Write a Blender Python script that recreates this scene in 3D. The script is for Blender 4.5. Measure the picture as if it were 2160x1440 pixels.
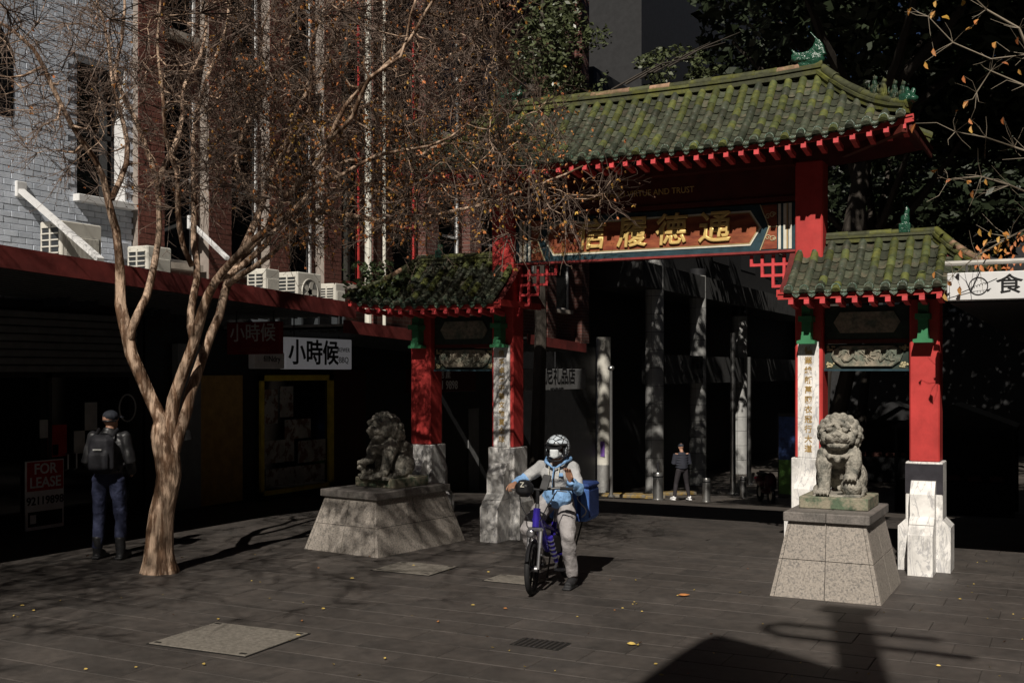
import bpy, bmesh, math, random
from mathutils import Vector, Matrix, noise
for o in list(bpy.data.objects): bpy.data.objects.remove(o)
R = math.radians
scene = bpy.context.scene
COL = scene.collection
# ------------------------------------------------------------ camera (world: X along the gateway, Y into the street)
CX, CY, CZ = 4.7, -12.95, 2.15
FPX = 2350.0; HOR = 785.0
cam_d = bpy.data.cameras.new('camera'); cam = bpy.data.objects.new('camera', cam_d); COL.objects.link(cam)
cam.location = (CX, CY, CZ); cam.rotation_euler = (R(90), 0, R(27))
cam_d.sensor_width = 36; cam_d.lens = FPX / 2160 * 36; cam_d.shift_y = (HOR - 720) / 2160
cam_d.clip_end = 600; cam_d.clip_start = 0.05
scene.camera = cam
# ------------------------------------------------------------ sky, sun, exposure
SUN_EL = 42.0
LX, LY = -0.2248, 0.974          # horizontal travel of the light
world = bpy.data.worlds.new('World'); scene.world = world; world.use_nodes = True
wn = world.node_tree; wn.nodes.clear()
sky = wn.nodes.new('ShaderNodeTexSky'); sky.sky_type = 'NISHITA'; sky.sun_disc = False
sky.sun_elevation = R(SUN_EL); sky.sun_rotation = math.atan2(-LX, -LY)
sky.air_density = 0.2; sky.dust_density = 0.02; sky.ozone_density = 1.0; sky.altitude = 1000
bg = wn.nodes.new('ShaderNodeBackground'); bg.inputs['Strength'].default_value = 0.05
wo = wn.nodes.new('ShaderNodeOutputWorld')
wn.links.new(sky.outputs[0], bg.inputs[0]); wn.links.new(bg.outputs[0], wo.inputs[0])
sun_d = bpy.data.lights.new('sun', 'SUN'); sun_d.energy = 5.0; sun_d.angle = R(0.47); sun_d.color = (1.0, 0.93, 0.83)
sun = bpy.data.objects.new('sun', sun_d); COL.objects.link(sun)
ldir = Vector((LX * math.cos(R(SUN_EL)), LY * math.cos(R(SUN_EL)), -math.sin(R(SUN_EL))))
sun.rotation_euler = ldir.to_track_quat('-Z', 'Y').to_euler(); sun.location = (6, -40, 40)
vs = scene.view_settings; vs.view_transform = 'Standard'; vs.look = 'None'; vs.exposure = -0.2; vs.gamma = 1.0
vs.use_curve_mapping = False
try:
    scene.cycles.max_bounces = 6; scene.cycles.diffuse_bounces = 2; scene.cycles.glossy_bounces = 3
    scene.cycles.transmission_bounces = 6; scene.cycles.use_denoising = True
    scene.cycles.sample_clamp_indirect = 6
except Exception: pass

def pix(px, py, Y):
    """photo pixel at forward distance Y -> world point"""
    a = (px - 1080) / FPX * Y
    return Vector((CX + a * .891 - Y * .454, CY + a * .454 + Y * .891, CZ - (py - HOR) / FPX * Y))
def gz(y):
    """height of the street surface: level at the gateway, falling away behind it"""
    pts = [(-60, 0), (0.2, 0), (6, -.21), (12, -.85), (19.6, -1.74), (24, -2.0), (30, -2.1), (120, -2.1)]
    for (a, za), (b, zb) in zip(pts, pts[1:]):
        if a <= y <= b: return za + (zb - za) * (y - a) / (b - a)
    return 0
# ------------------------------------------------------------ materials
def lin(c):
    return tuple(((v / 255 + .055) / 1.055) ** 2.4 if v / 255 > .04045 else v / 255 / 12.92 for v in c)
MATS = {}
def mat(name, col, rough=.75, var=.2, scale=6., bump=0., bscale=60., metal=0., col2=None, c2lo=.45, c2hi=.62, c2scale=3.,
        rnd=0., spec=.3, emit=0., coat=0., stretch=None, detail=6., stain=0., stscale=.5, bdist=.01):
    if name in MATS: return MATS[name]
    m = bpy.data.materials.new(name); m.use_nodes = True; MATS[name] = m
    nt = m.node_tree; N = nt.nodes; L = nt.links
    b = N['Principled BSDF']
    b.inputs['Roughness'].default_value = rough; b.inputs['Metallic'].default_value = metal
    b.inputs['Specular IOR Level'].default_value = spec
    if coat: b.inputs['Coat Weight'].default_value = coat
    tc = N.new('ShaderNodeTexCoord'); vec = tc.outputs['Object']
    if rnd:
        oi = N.new('ShaderNodeObjectInfo')
        ad = N.new('ShaderNodeVectorMath'); ad.operation = 'MULTIPLY_ADD'
        cx = N.new('ShaderNodeCombineXYZ')
        for k in range(3): L.new(oi.outputs['Random'], cx.inputs[k])
        L.new(cx.outputs[0], ad.inputs[0]); ad.inputs[1].default_value = (37, 53, 71); L.new(vec, ad.inputs[2])
        vec = ad.outputs[0]
    if stretch:
        mp = N.new('ShaderNodeMapping'); mp.inputs['Scale'].default_value = stretch
        L.new(vec, mp.inputs[0]); vec = mp.outputs[0]
    n1 = N.new('ShaderNodeTexNoise'); n1.inputs['Scale'].default_value = scale; n1.inputs['Detail'].default_value = detail
    n1.inputs['Roughness'].default_value = .62
    L.new(vec, n1.inputs['Vector'])
    mr = N.new('ShaderNodeMapRange'); mr.inputs[1].default_value = .3; mr.inputs[2].default_value = .7
    mr.inputs[3].default_value = 1 - var; mr.inputs[4].default_value = 1 + var
    L.new(n1.outputs['Fac'], mr.inputs[0])
    fac = mr.outputs[0]
    if rnd:
        r2 = N.new('ShaderNodeMapRange'); r2.inputs[3].default_value = 1 - rnd; r2.inputs[4].default_value = 1 + rnd
        L.new(oi.outputs['Random'], r2.inputs[0])
        mm = N.new('ShaderNodeMath'); mm.operation = 'MULTIPLY'
        L.new(fac, mm.inputs[0]); L.new(r2.outputs[0], mm.inputs[1]); fac = mm.outputs[0]
    base = N.new('ShaderNodeRGB'); base.outputs[0].default_value = (*col, 1)
    csock = base.outputs[0]
    if col2:
        n2 = N.new('ShaderNodeTexNoise'); n2.inputs['Scale'].default_value = c2scale; n2.inputs['Detail'].default_value = 7
        n2.inputs['Roughness'].default_value = .65
        L.new(vec, n2.inputs['Vector'])
        rr = N.new('ShaderNodeMapRange'); rr.inputs[1].default_value = c2lo; rr.inputs[2].default_value = c2hi
        L.new(n2.outputs['Fac'], rr.inputs[0])
        mx = N.new('ShaderNodeMix'); mx.data_type = 'RGBA'
        L.new(rr.outputs[0], mx.inputs[0]); L.new(csock, mx.inputs[6]); mx.inputs[7].default_value = (*col2, 1)
        csock = mx.outputs[2]
    vm = N.new('ShaderNodeVectorMath'); vm.operation = 'SCALE'
    L.new(csock, vm.inputs[0]); L.new(fac, vm.inputs['Scale'])
    L.new(vm.outputs[0], b.inputs['Base Color'])
    if stain:
        ge = N.new('ShaderNodeNewGeometry'); sn = N.new('ShaderNodeTexNoise'); sn.inputs['Scale'].default_value = stscale; sn.inputs['Detail'].default_value = 9; sn.inputs['Roughness'].default_value = .7
        L.new(ge.outputs['Position'], sn.inputs['Vector'])
        sr = N.new('ShaderNodeMapRange'); sr.inputs[1].default_value = .34; sr.inputs[2].default_value = .66; sr.inputs[3].default_value = 1 - stain; sr.inputs[4].default_value = 1 + stain * .55
        L.new(sn.outputs['Fac'], sr.inputs[0]); sv = N.new('ShaderNodeVectorMath'); sv.operation = 'SCALE'; L.new(vm.outputs[0], sv.inputs[0]); L.new(sr.outputs[0], sv.inputs['Scale']); L.new(sv.outputs[0], b.inputs['Base Color'])
    if emit:
        b.inputs['Emission Color'].default_value = (*col, 1); b.inputs['Emission Strength'].default_value = emit
    if bump:
        nb = N.new('ShaderNodeTexNoise'); nb.inputs['Scale'].default_value = bscale; nb.inputs['Detail'].default_value = 5
        L.new(vec, nb.inputs['Vector'])
        bp = N.new('ShaderNodeBump'); bp.inputs['Strength'].default_value = bump; bp.inputs['Distance'].default_value = bdist
        L.new(nb.outputs['Fac'], bp.inputs['Height']); L.new(bp.outputs[0], b.inputs['Normal'])
    return m
def veined(name, col, vein, rough=.35):
    """white marble with grey veins and weather stains"""
    m = mat(name, col, rough, var=.08, scale=3, bump=.1, bscale=30, col2=tuple(c * .3 for c in col), c2lo=.52, c2hi=.8, c2scale=4.5, stain=.3, stscale=2.6)
    nt = m.node_tree; N = nt.nodes; L = nt.links
    b = N['Principled BSDF']; src = b.inputs['Base Color'].links[0].from_socket
    tc = N.new('ShaderNodeTexCoord'); w = N.new('ShaderNodeTexNoise'); w.inputs['Scale'].default_value = 4.5
    w.inputs['Detail'].default_value = 6; w.inputs['Distortion'].default_value = 1.6
    mp = N.new('ShaderNodeMapping'); mp.inputs['Rotation'].default_value = (0.4, .75, .2); mp.inputs['Scale'].default_value = (2.2, 1, .55)
    L.new(tc.outputs['Object'], mp.inputs[0]); L.new(mp.outputs[0], w.inputs['Vector'])
    ab = N.new('ShaderNodeMath'); ab.operation = 'SUBTRACT'; ab.inputs[1].default_value = .5; L.new(w.outputs['Fac'], ab.inputs[0])
    a2 = N.new('ShaderNodeMath'); a2.operation = 'ABSOLUTE'; L.new(ab.outputs[0], a2.inputs[0])
    mr = N.new('ShaderNodeMapRange'); mr.inputs[1].default_value = 0; mr.inputs[2].default_value = .035
    mr.inputs[3].default_value = .75; mr.inputs[4].default_value = 0
    L.new(a2.outputs[0], mr.inputs[0])
    mx = N.new('ShaderNodeMix'); mx.data_type = 'RGBA'; L.new(mr.outputs[0], mx.inputs[0]); L.new(src, mx.inputs[6])
    mx.inputs[7].default_value = (*vein, 1); L.new(mx.outputs[2], b.inputs['Base Color'])
    return m
def brickmat(name, c1, c2, mortar, bw=.24, bh=.086, axis='YZ'):
    m = bpy.data.materials.new(name); m.use_nodes = True; MATS[name] = m
    N = m.node_tree.nodes; L = m.node_tree.links; b = N['Principled BSDF']; b.inputs['Roughness'].default_value = .85
    tc = N.new('ShaderNodeTexCoord'); sp = N.new('ShaderNodeSeparateXYZ'); L.new(tc.outputs['Object'], sp.inputs[0])
    cb = N.new('ShaderNodeCombineXYZ'); L.new(sp.outputs[{'X': 0, 'Y': 1}[axis[0]]], cb.inputs[0]); L.new(sp.outputs[2], cb.inputs[1])
    br = N.new('ShaderNodeTexBrick'); br.inputs['Scale'].default_value = 1; br.inputs['Mortar Size'].default_value = .006
    br.inputs['Brick Width'].default_value = bw; br.inputs['Row Height'].default_value = bh
    br.inputs['Color1'].default_value = (*c1, 1); br.inputs['Color2'].default_value = (*c2, 1); br.inputs['Mortar'].default_value = (*mortar, 1)
    L.new(cb.outputs[0], br.inputs['Vector']); L.new(br.outputs['Color'], b.inputs['Base Color'])
    bp = N.new('ShaderNodeBump'); bp.inputs['Distance'].default_value = .01; bp.inputs['Strength'].default_value = .6; bp.invert = True
    L.new(br.outputs['Fac'], bp.inputs['Height']); L.new(bp.outputs[0], b.inputs['Normal'])
    return m
# ------------------------------------------------------------ geometry helpers
class MB:
    def __init__(s): s.v = []; s.f = []
    def add(s, vs, fs):
        n = len(s.v); s.v += [tuple(p) for p in vs]; s.f += [tuple(i + n for i in f) for f in fs]; return s
    def box(s, x0, x1, y0, y1, z0, z1, mtx=None):
        vs = [Vector((x, y, z)) for z in (z0, z1) for y in (y0, y1) for x in (x0, x1)]
        if mtx: vs = [mtx @ p for p in vs]
        return s.add(vs, [(0, 2, 3, 1), (4, 5, 7, 6), (0, 1, 5, 4), (2, 6, 7, 3), (0, 4, 6, 2), (1, 3, 7, 5)])
    def cbox(s, c, d, mtx=None, bev=0):
        if bev <= 0: return s.box(c[0] - d[0] / 2, c[0] + d[0] / 2, c[1] - d[1] / 2, c[1] + d[1] / 2, c[2] - d[2] / 2, c[2] + d[2] / 2, mtx)
        hx, hy, hz = [q / 2 for q in d]; b = min(bev, hx * .95, hy * .95, hz * .95)
        vs = []; fs = []
        rings = [(-hz, b), (-hz + b, 0), (hz - b, 0), (hz, b)]
        for z, i in rings:
            ax, ay = hx - i, hy - i; c2 = b if i == 0 else b * .6
            for (x, y) in [(-ax + c2, -ay), (ax - c2, -ay), (ax, -ay + c2), (ax, ay - c2), (ax - c2, ay), (-ax + c2, ay), (-ax, ay - c2), (-ax, -ay + c2)]:
                vs.append(Vector((x, y, z)))
        vs = [p + Vector(c) for p in vs]
        if mtx: vs = [mtx @ p for p in vs]
        for r in range(3):
            for k in range(8): fs.append((r * 8 + k, r * 8 + (k + 1) % 8, r * 8 + 8 + (k + 1) % 8, r * 8 + 8 + k))
        fs.append(tuple(range(7, -1, -1))); fs.append(tuple(range(24, 32)))
        return s.add(vs, fs)
    def tube(s, pts, rad, n=6, cap=True, flat=1.0):
        pts = [Vector(p) for p in pts]
        if not hasattr(rad, '__len__'): rad = [rad] * len(pts)
        vs = []; fs = []; up = None
        for i, p in enumerate(pts):
            a = pts[max(i - 1, 0)]; b = pts[min(i + 1, len(pts) - 1)]
            t = (b - a)
            t = t.normalized() if t.length > 1e-9 else Vector((0, 0, 1))
            if up is None:
                up = t.orthogonal().normalized()
            else:
                up = (up - t * up.dot(t)); up = up.normalized() if up.length > 1e-6 else t.orthogonal().normalized()
            w = t.cross(up)
            for k in range(n):
                q = 2 * math.pi * k / n
                vs.append(p + (up * math.cos(q) + w * math.sin(q) * flat) * rad[i])
        for i in range(len(pts) - 1):
            for k in range(n): fs.append((i * n + k, i * n + (k + 1) % n, (i + 1) * n + (k + 1) % n, (i + 1) * n + k))
        if cap and n > 2: fs.append(tuple(range(n - 1, -1, -1))); fs.append(tuple(range((len(pts) - 1) * n, len(pts) * n)))
        return s.add(vs, fs)
    def ell(s, c, r, seg=12, ring=8, mtx=None):
        vs = []; fs = []
        for i in range(1, ring):
            a = math.pi * i / ring
            for k in range(seg):
                b = 2 * math.pi * k / seg
                vs.append(Vector((r[0] * math.sin(a) * math.cos(b), r[1] * math.sin(a) * math.sin(b), r[2] * math.cos(a))))
        vs.append(Vector((0, 0, r[2]))); vs.append(Vector((0, 0, -r[2])))
        if mtx: vs = [mtx @ p for p in vs]
        vs = [p + Vector(c) for p in vs]
        for i in range(ring - 2):
            for k in range(seg): fs.append((i * seg + k, (i + 1) * seg + k, (i + 1) * seg + (k + 1) % seg, i * seg + (k + 1) % seg))
        T = len(vs) - 2
        for k in range(seg):
            fs.append((T, k, (k + 1) % seg)); o = (ring - 2) * seg; fs.append((T + 1, o + (k + 1) % seg, o + k))
        return s.add(vs, fs)
    def poly(s, pts, d0, d1, axis='y', mtx=None):
        """2D outline (a, z) extruded along axis from d0 to d1"""
        f = {'y': lambda a, z, d: Vector((a, d, z)), 'x': lambda a, z, d: Vector((d, a, z)), 'z': lambda a, z, d: Vector((a, z, d))}[axis]
        n = len(pts)
        vs = [f(a, z, d0) for a, z in pts] + [f(a, z, d1) for a, z in pts]
        if mtx: vs = [mtx @ p for p in vs]
        fs = [tuple(range(n)), tuple(range(2 * n - 1, n - 1, -1))]
        fs += [(i, n + i, n + (i + 1) % n, (i + 1) % n) for i in range(n)]
        return s.add(vs, fs)
    def lathe(s, prof, c, n=16, mtx=None):
        vs = []; fs = []
        for r, z in prof:
            for k in range(n):
                q = 2 * math.pi * k / n; vs.append(Vector((r * math.cos(q), r * math.sin(q), z)))
        if mtx: vs = [mtx @ p for p in vs]
        vs = [p + Vector(c) for p in vs]
        for i in range(len(prof) - 1):
            for k in range(n): fs.append((i * n + k, i * n + (k + 1) % n, (i + 1) * n + (k + 1) % n, (i + 1) * n + k))
        fs.append(tuple(range(n - 1, -1, -1))); fs.append(tuple(range((len(prof) - 1) * n, len(prof) * n)))
        return s.add(vs, fs)
    def quad(s, a, b, c, d): return s.add([a, b, c, d], [(0, 1, 2, 3)])
    def mesh(s, name, m, smooth=False, fix=True):
        me = bpy.data.meshes.new(name); me.from_pydata(s.v, [], s.f); me.update()
        if fix and len(s.f) < 60000:
            bm = bmesh.new(); bm.from_mesh(me); bmesh.ops.recalc_face_normals(bm, faces=bm.faces); bm.to_mesh(me); bm.free()
        if m: me.materials.append(m)
        if smooth:
            me.polygons.foreach_set('use_smooth', [True] * len(me.polygons))
            if smooth != 'all':
                try: me.set_sharp_from_angle(angle=R(40))
                except Exception: pass
        return me
    def build(s, name, m, parent=None, smooth=False, fix=True, loc=None):
        return link(name, s.mesh(name, m, smooth, fix), parent, loc)
def link(name, me, parent=None, loc=None, mtx=None):
    o = bpy.data.objects.new(name, me); COL.objects.link(o)
    if parent: o.parent = parent
    if mtx is not None: o.matrix_local = mtx
    elif loc is not None: o.location = loc
    return o
def empty(name, loc=(0, 0, 0), rz=0):
    o = bpy.data.objects.new(name, None); COL.objects.link(o); o.location = loc; o.rotation_euler = (0, 0, rz); o.empty_display_size = .2
    return o
def tag(o, label, cat, group=None):
    o['label'] = label; o['category'] = cat
    if group: o['group'] = group
    return o
def struct(o): o['kind'] = 'structure'; return o
def stuff(o): o['kind'] = 'stuff'; return o
def fuse(mb, name, m, voxel, smooth=3, parent=None, factor=.5, disp=None):
    me = mb.mesh('tmp', None)
    o = bpy.data.objects.new('tmp', me); COL.objects.link(o)
    r = o.modifiers.new('r', 'REMESH'); r.mode = 'VOXEL'; r.voxel_size = voxel
    if smooth:
        k = o.modifiers.new('s', 'SMOOTH'); k.iterations = smooth; k.factor = factor
    dg = bpy.context.evaluated_depsgraph_get(); dg.update()
    me2 = bpy.data.meshes.new_from_object(o.evaluated_get(dg)); me2.name = name
    bpy.data.objects.remove(o); bpy.data.meshes.remove(me)
    if disp:
        for v in me2.vertices: v.co = disp(v.co.copy())
    me2.materials.clear(); me2.materials.append(m)
    me2.polygons.foreach_set('use_smooth', [True] * len(me2.polygons))
    return link(name, me2, parent)
def textmesh(body, size, ext=.004, offset=0., shear=0., align='CENTER', bevel=0.):
    cu = bpy.data.curves.new('t', 'FONT'); cu.body = body; cu.size = size; cu.extrude = ext; cu.offset = offset; cu.shear = shear; cu.bevel_depth = bevel; cu.bevel_resolution = 1
    cu.align_x = align; cu.align_y = 'CENTER'; cu.resolution_u = 3
    o = bpy.data.objects.new('t', cu); COL.objects.link(o)
    dg = bpy.context.evaluated_depsgraph_get(); dg.update()
    me = bpy.data.meshes.new_from_object(o.evaluated_get(dg))
    bpy.data.objects.remove(o); bpy.data.curves.remove(cu)
    return me
def text(body, size, loc, m, parent, name='lettering', face='-y', ext=.004, offset=0., shear=0., sx=1., bevel=0.):
    """raised lettering; face = direction it looks towards ('-y' or '+x')"""
    me = textmesh(body, size, ext, offset, shear, bevel=bevel); me.materials.append(m); me.name = name
    rot = {'-y': Matrix.Rotation(R(90), 4, 'X'), '+x': Matrix.Rotation(R(90), 4, 'Z') @ Matrix.Rotation(R(90), 4, 'X')}[face]
    return link(name, me, parent, mtx=Matrix.Translation(loc) @ rot @ Matrix.Diagonal((sx, 1, 1, 1)))
RNG = random.Random(7)
# ============================================================ GROUND
m_slab = mat('paving_stone', (.082, .071, .064), .6, var=.2, scale=11, bump=.4, bscale=110, rnd=.07, col2=(.058, .052, .048), c2lo=.4, c2hi=.65, c2scale=2.2, spec=.35, stain=.3, stscale=.9)
m_joint = mat('paving_joint', (.088, .077, .067), .9, var=.25, scale=15)
m_gr = mat('far_paving', (.09, .078, .068), .65, var=.25, scale=5, bump=.4, bscale=50, col2=(.06, .053, .048), c2scale=.9)
g = MB(); ys = [-30, -.0, .2, 3, 6, 9, 12, 15, 19.6, 24, 30, 120]
for a, b in zip(ys, ys[1:]):
    g.quad((-60, a, gz(a) - .012), (60, a, gz(a) - .012), (60, b, gz(b) - .012), (-60, b, gz(b) - .012))
ground = struct(g.build('ground', m_joint, fix=False))
far = MB()
for a, b in zip(ys[4:], ys[5:]):
    far.quad((-60, a, gz(a) - .002), (60, a, gz(a) - .002), (60, b, gz(b) - .002), (-60, b, gz(b) - .002))
struct(far.build('street_paving', m_gr, fix=False))
PW, PL = .375, .74
slab_meshes = []
for k in range(4):
    mb = MB(); l = PL - .0025; w = PW - .006
    mb.cbox((0, 0, -.01), (l, w, .02), bev=.0035)
    slab_meshes.append(mb.mesh('paving_slab', m_slab))
slots = []
for r in range(-24, 18):
    y = r * PW + .1
    off = (r % 3) * PL / 3
    for c in range(-16, 14):
        x = c * PL + off
        slots.append((x, y, r, c))
def campos(x, y, z=0):
    dx, dy = x - CX, y - CY
    Y = -.454 * dx + .891 * dy; X = .891 * dx + .454 * dy
    return X, Y
def inview(x, y, m=.5):
    X, Y = campos(x, y)
    return Y > 6.6 and abs(X) < Y * .4596 + m and y < 3
cand = sorted([s for s in slots if inview(s[0], s[1], .35) and s[0] > -7.9], key=lambda s: campos(s[0], s[1])[1])
near, rest = cand[:300], [s for s in slots if s not in set(cand[:300]) and s[0] > -7.9]
for i, (x, y, r, c) in enumerate(near):
    rr = random.Random(r * 91 + c)
    o = link('paving_slab', slab_meshes[(r * 7 + c) % 4], ground)
    o.location = (x, y, gz(y) + rr.uniform(-.0022, .0015)); o.rotation_euler = (rr.uniform(-.003, .003), rr.uniform(-.002, .002), 0)
mb = MB()
for (x, y, r, c) in rest:
    l = PL - .0025; w = PW - .006
    mb.add([(x - l / 2, y - w / 2, gz(y - w / 2)), (x + l / 2, y - w / 2, gz(y - w / 2)), (x + l / 2, y + w / 2, gz(y + w / 2)), (x - l / 2, y + w / 2, gz(y + w / 2))], [(0, 1, 2, 3)])
o = mb.build('paving_slabs_beyond', m_slab, ground, fix=False); stuff(o)
# concrete access covers set in the paving
m_conc = mat('aggregate_concrete', (.2, .18, .155), .85, var=.35, scale=60, bump=.5, bscale=90, col2=(.13, .118, .1), c2scale=30)
m_dark = mat('dark_gap', (.012, .011, .01), .9)
m_iron = mat('cast_iron', (.05, .045, .042), .6, metal=.4, var=.3, scale=30, bump=.3)
def cover(cx, cy, w, d, label, rz=0):
    e = empty('access_cover', (cx, cy, 0), rz)
    tag(e, label, 'access cover')
    MB().cbox((0, 0, .003), (w, d, .006)).build('frame', m_dark, e)
    MB().cbox((0, 0, .006), (w - .03, d - .03, .01), bev=.003).build('lid', m_conc, e)
    for sx, sy in ((-1, -1), (1, -1), (-1, 1), (1, 1)):
        MB().cbox((sx * (w / 2 - .07), sy * (d / 2 - .06), .0115), (.06, .03, .003)).build('lifting_key', m_dark, e)
def gp(px, py): return pix(px, py, CZ * FPX / (py - HOR))
p = gp(485, 1347); cover(p.x, p.y, .98, .84, 'large square concrete access cover in the paving, nearest the viewer', R(2))
p = gp(875, 1199); cover(p.x, p.y, .75, .62, 'concrete access cover in the paving in front of the cub lion plinth')
p = gp(1090, 1223); cover(p.x, p.y, .6, .42, 'small concrete access cover partly under the bicycle front wheel')
p = gp(1140, 1358)
dr = MB(); dr.cbox((0, 0, .003), (.42, .26, .006)); e = empty('drain_grate', p); tag(e, 'small dark iron grate flush in the paving', 'drain grate')
MB().cbox((0, 0, .002), (.42, .26, .004)).build('pit', m_dark, e)
for k in range(9): MB().cbox((-.18 + k * .045, 0, .006), (.022, .25, .006)).build('bar', m_iron, e)
# fallen leaves
m_leafy = mat('fallen_leaf_yellow', (.5, .36, .1), .7, var=.3, rnd=.3)
m_leafo = mat('fallen_leaf_brown', (.36, .15, .05), .7, var=.3, rnd=.3)
def leafmesh(m, s):
    mb = MB(); pts = [(-1, 0), (-.4, .45), (.3, .4), (1, 0), (.3, -.4), (-.4, -.45)]
    mb.add([(a * s, b * s, .006 + .012 * abs(a) * s * 10 + .01 * (b > 0)) for a, b in pts] + [(0, 0, .004)], [(6, i, (i + 1) % 6) for i in range(6)])
    return mb.mesh('fallen_leaf', m, fix=False)
lms = [leafmesh(m_leafy, .022), leafmesh(m_leafy, .03), leafmesh(m_leafo, .028), leafmesh(m_leafo, .06)]
rl = random.Random(5)
for i in range(110):
    px, py = rl.uniform(0, 2160), 1160 + 280 * rl.random() ** 1.1
    q = gp(px, py)
    if abs(q.x - 2.55) < .75 and q.y > -2.5: continue
    kk = 0 if rl.random() < .6 else rl.choice([1, 2]); o = link('fallen_leaf', lms[kk]); o.location = (q.x, q.y, .004); o.rotation_euler = (0, 0, rl.uniform(0, 6.3))
    sc_ = rl.uniform(.4, .9); o.scale = (sc_, sc_, sc_)
    tag(o, ('tiny yellow fallen leaf on the paving', 'broad yellow fallen leaf on the paving', 'small brown fallen leaf on the paving')[kk], 'leaf', ('tiny yellow leaves on the paving', 'broad yellow leaves on the paving', 'small brown leaves on the paving')[kk])
o = link('fallen_leaf', lms[3]); o.location = (*gp(1443, 1257)[:2], .004); o.rotation_euler = (0, 0, .6); tag(o, 'large orange-brown fallen leaf alone on the paving right of the rider', 'leaf')
o = link('fallen_leaf', lms[1]); o.location = (*gp(1332, 1361)[:2], .004); o.scale = (1.3,) * 3; tag(o, 'bright yellow fallen leaf on the paving in front of the rider', 'leaf')

# ============================================================ GATEWAY
m_red = mat('red_paint', (.55, .054, .05), .5, var=.13, scale=7, bump=.12, bscale=30, spec=.35, col2=(.4, .045, .04), c2lo=.5, c2hi=.75, c2scale=3.5, stretch=(1, 1, .45), stain=.22, stscale=3.2)
m_red2 = mat('red_rafter_paint', (.6, .065, .07), .55, var=.22, scale=14, rnd=.15)
m_marble = veined('white_marble', (.88, .86, .83), (.36, .36, .38))
m_green = mat('green_paint', (.05, .22, .1), .5, var=.15)
m_tile = mat('mossy_green_tile', (.07, .085, .032), .7, var=.35, scale=20, bump=.4, bscale=60, rnd=.35, col2=(.105, .11, .028), c2lo=.42, c2hi=.62, c2scale=9, spec=.25)
m_tile2 = mat('weathered_green_tile', (.05, .06, .04), .5, var=.35, scale=24, bump=.3, bscale=60, rnd=.4, col2=(.085, .082, .055), c2lo=.45, c2hi=.66, c2scale=9, spec=.35, stain=.25, stscale=2.5)
m_pan = mat('grey_green_pan_tile', (.052, .058, .038), .65, var=.35, scale=20, bump=.3, bscale=60, rnd=.45, col2=(.1, .082, .055), c2lo=.5, c2hi=.7, c2scale=7)
m_disc = mat('glazed_disc', (.042, .09, .058), .35, var=.4, scale=40, bump=.5, bscale=70, rnd=.3, col2=(.11, .13, .09), c2scale=25, spec=.5)
m_ridge = mat('mossy_ridge_tile', (.075, .08, .042), .7, var=.35, scale=12, bump=.4, bscale=50, rnd=.3, col2=(.115, .12, .025), c2scale=4)
m_ridgeb = mat('bare_clay_tile', (.32, .2, .13), .8, var=.35, scale=14, bump=.4, rnd=.25, col2=(.12, .13, .05), c2scale=8)
m_fin = mat('glossy_green_glaze', (.02, .075, .045), .22, var=.5, scale=30, bump=.9, bscale=38, spec=.5, coat=.15)
m_wood = mat('dark_red_beam', (.1, .02, .014), .6, var=.25, scale=6)
m_deck = mat('roof_boarding', (.12, .02, .018), .7, var=.25)
m_gold = mat('gold_leaf', (.85, .6, .22), .35, var=.12, scale=20, metal=.25, bump=.1)
m_bluegreen = mat('painted_blue_green_border', (.025, .055, .07), .5, var=.4, scale=9)
m_white = mat('white_border_paint', (.72, .7, .6), .5, var=.15, scale=9)
m_brownb = mat('brown_lacquer_board', (.33, .1, .045), .45, var=.3, scale=4, col2=(.2, .05, .03), c2scale=3, stretch=(1, 1, 4))
m_carve = mat('weathered_stone_carving', (.3, .26, .2), .8, var=.35, scale=25, bump=.6, bscale=35, col2=(.12, .14, .11), c2scale=6)
m_dgreen = mat('dark_green_panel', (.03, .045, .035), .6, var=.3, scale=12)

m_ridgeg = mat('dull_green_glaze', (.025, .055, .035), .4, var=.5, scale=25, bump=.6, col2=(.09, .08, .05), c2scale=12)
gate = empty('gateway'); tag(gate, 'ceremonial gateway with red columns, green tiled roofs and gold lettered lintel', 'gateway')
ROWL = .148
def tile_mesh(n=5, r=.047, l=ROWL * 1.22, m=None, name='cover_tile'):
    mb = MB(); vs = []
    for (yy, rr, dz) in ((0, r * .9, 0.0), (l * .93, r * 1.02, .006), (l, r * .98, .002)):
        for k in range(n + 1):
            a = math.pi * k / n; vs.append((rr * math.cos(a), yy, rr * math.sin(a) * 1.0 + dz))
    W = n + 1; fs = []
    for i in range(2):
        for k in range(n): fs.append((i * W + k, i * W + k + 1, (i + 1) * W + k + 1, (i + 1) * W + k))
    fs.append(tuple(range(2 * W, 3 * W)))
    return mb.add(vs, fs).mesh(name, m, smooth=True)
def pan_mesh(m, w=.085, l=ROWL * 1.15):
    mb = MB(); vs = []; n = 4
    for (yy, dz) in ((0, -.006), (l, .012), (l, -.004)):
        for k in range(n + 1):
            t = k / n * 2 - 1; vs.append((t * w * .62, yy, .022 * t * t + dz))
    W = n + 1; fs = []
    for i in range(2):
        for k in range(n): fs.append((i * W + k, (i + 1) * W + k, (i + 1) * W + k + 1, i * W + k + 1))
    return mb.add(vs, fs).mesh('pan_tile', m, smooth=True)
me_cover = tile_mesh(m=m_tile); me_cover2 = tile_mesh(m=m_tile2); me_pan = pan_mesh(m_pan)
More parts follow.
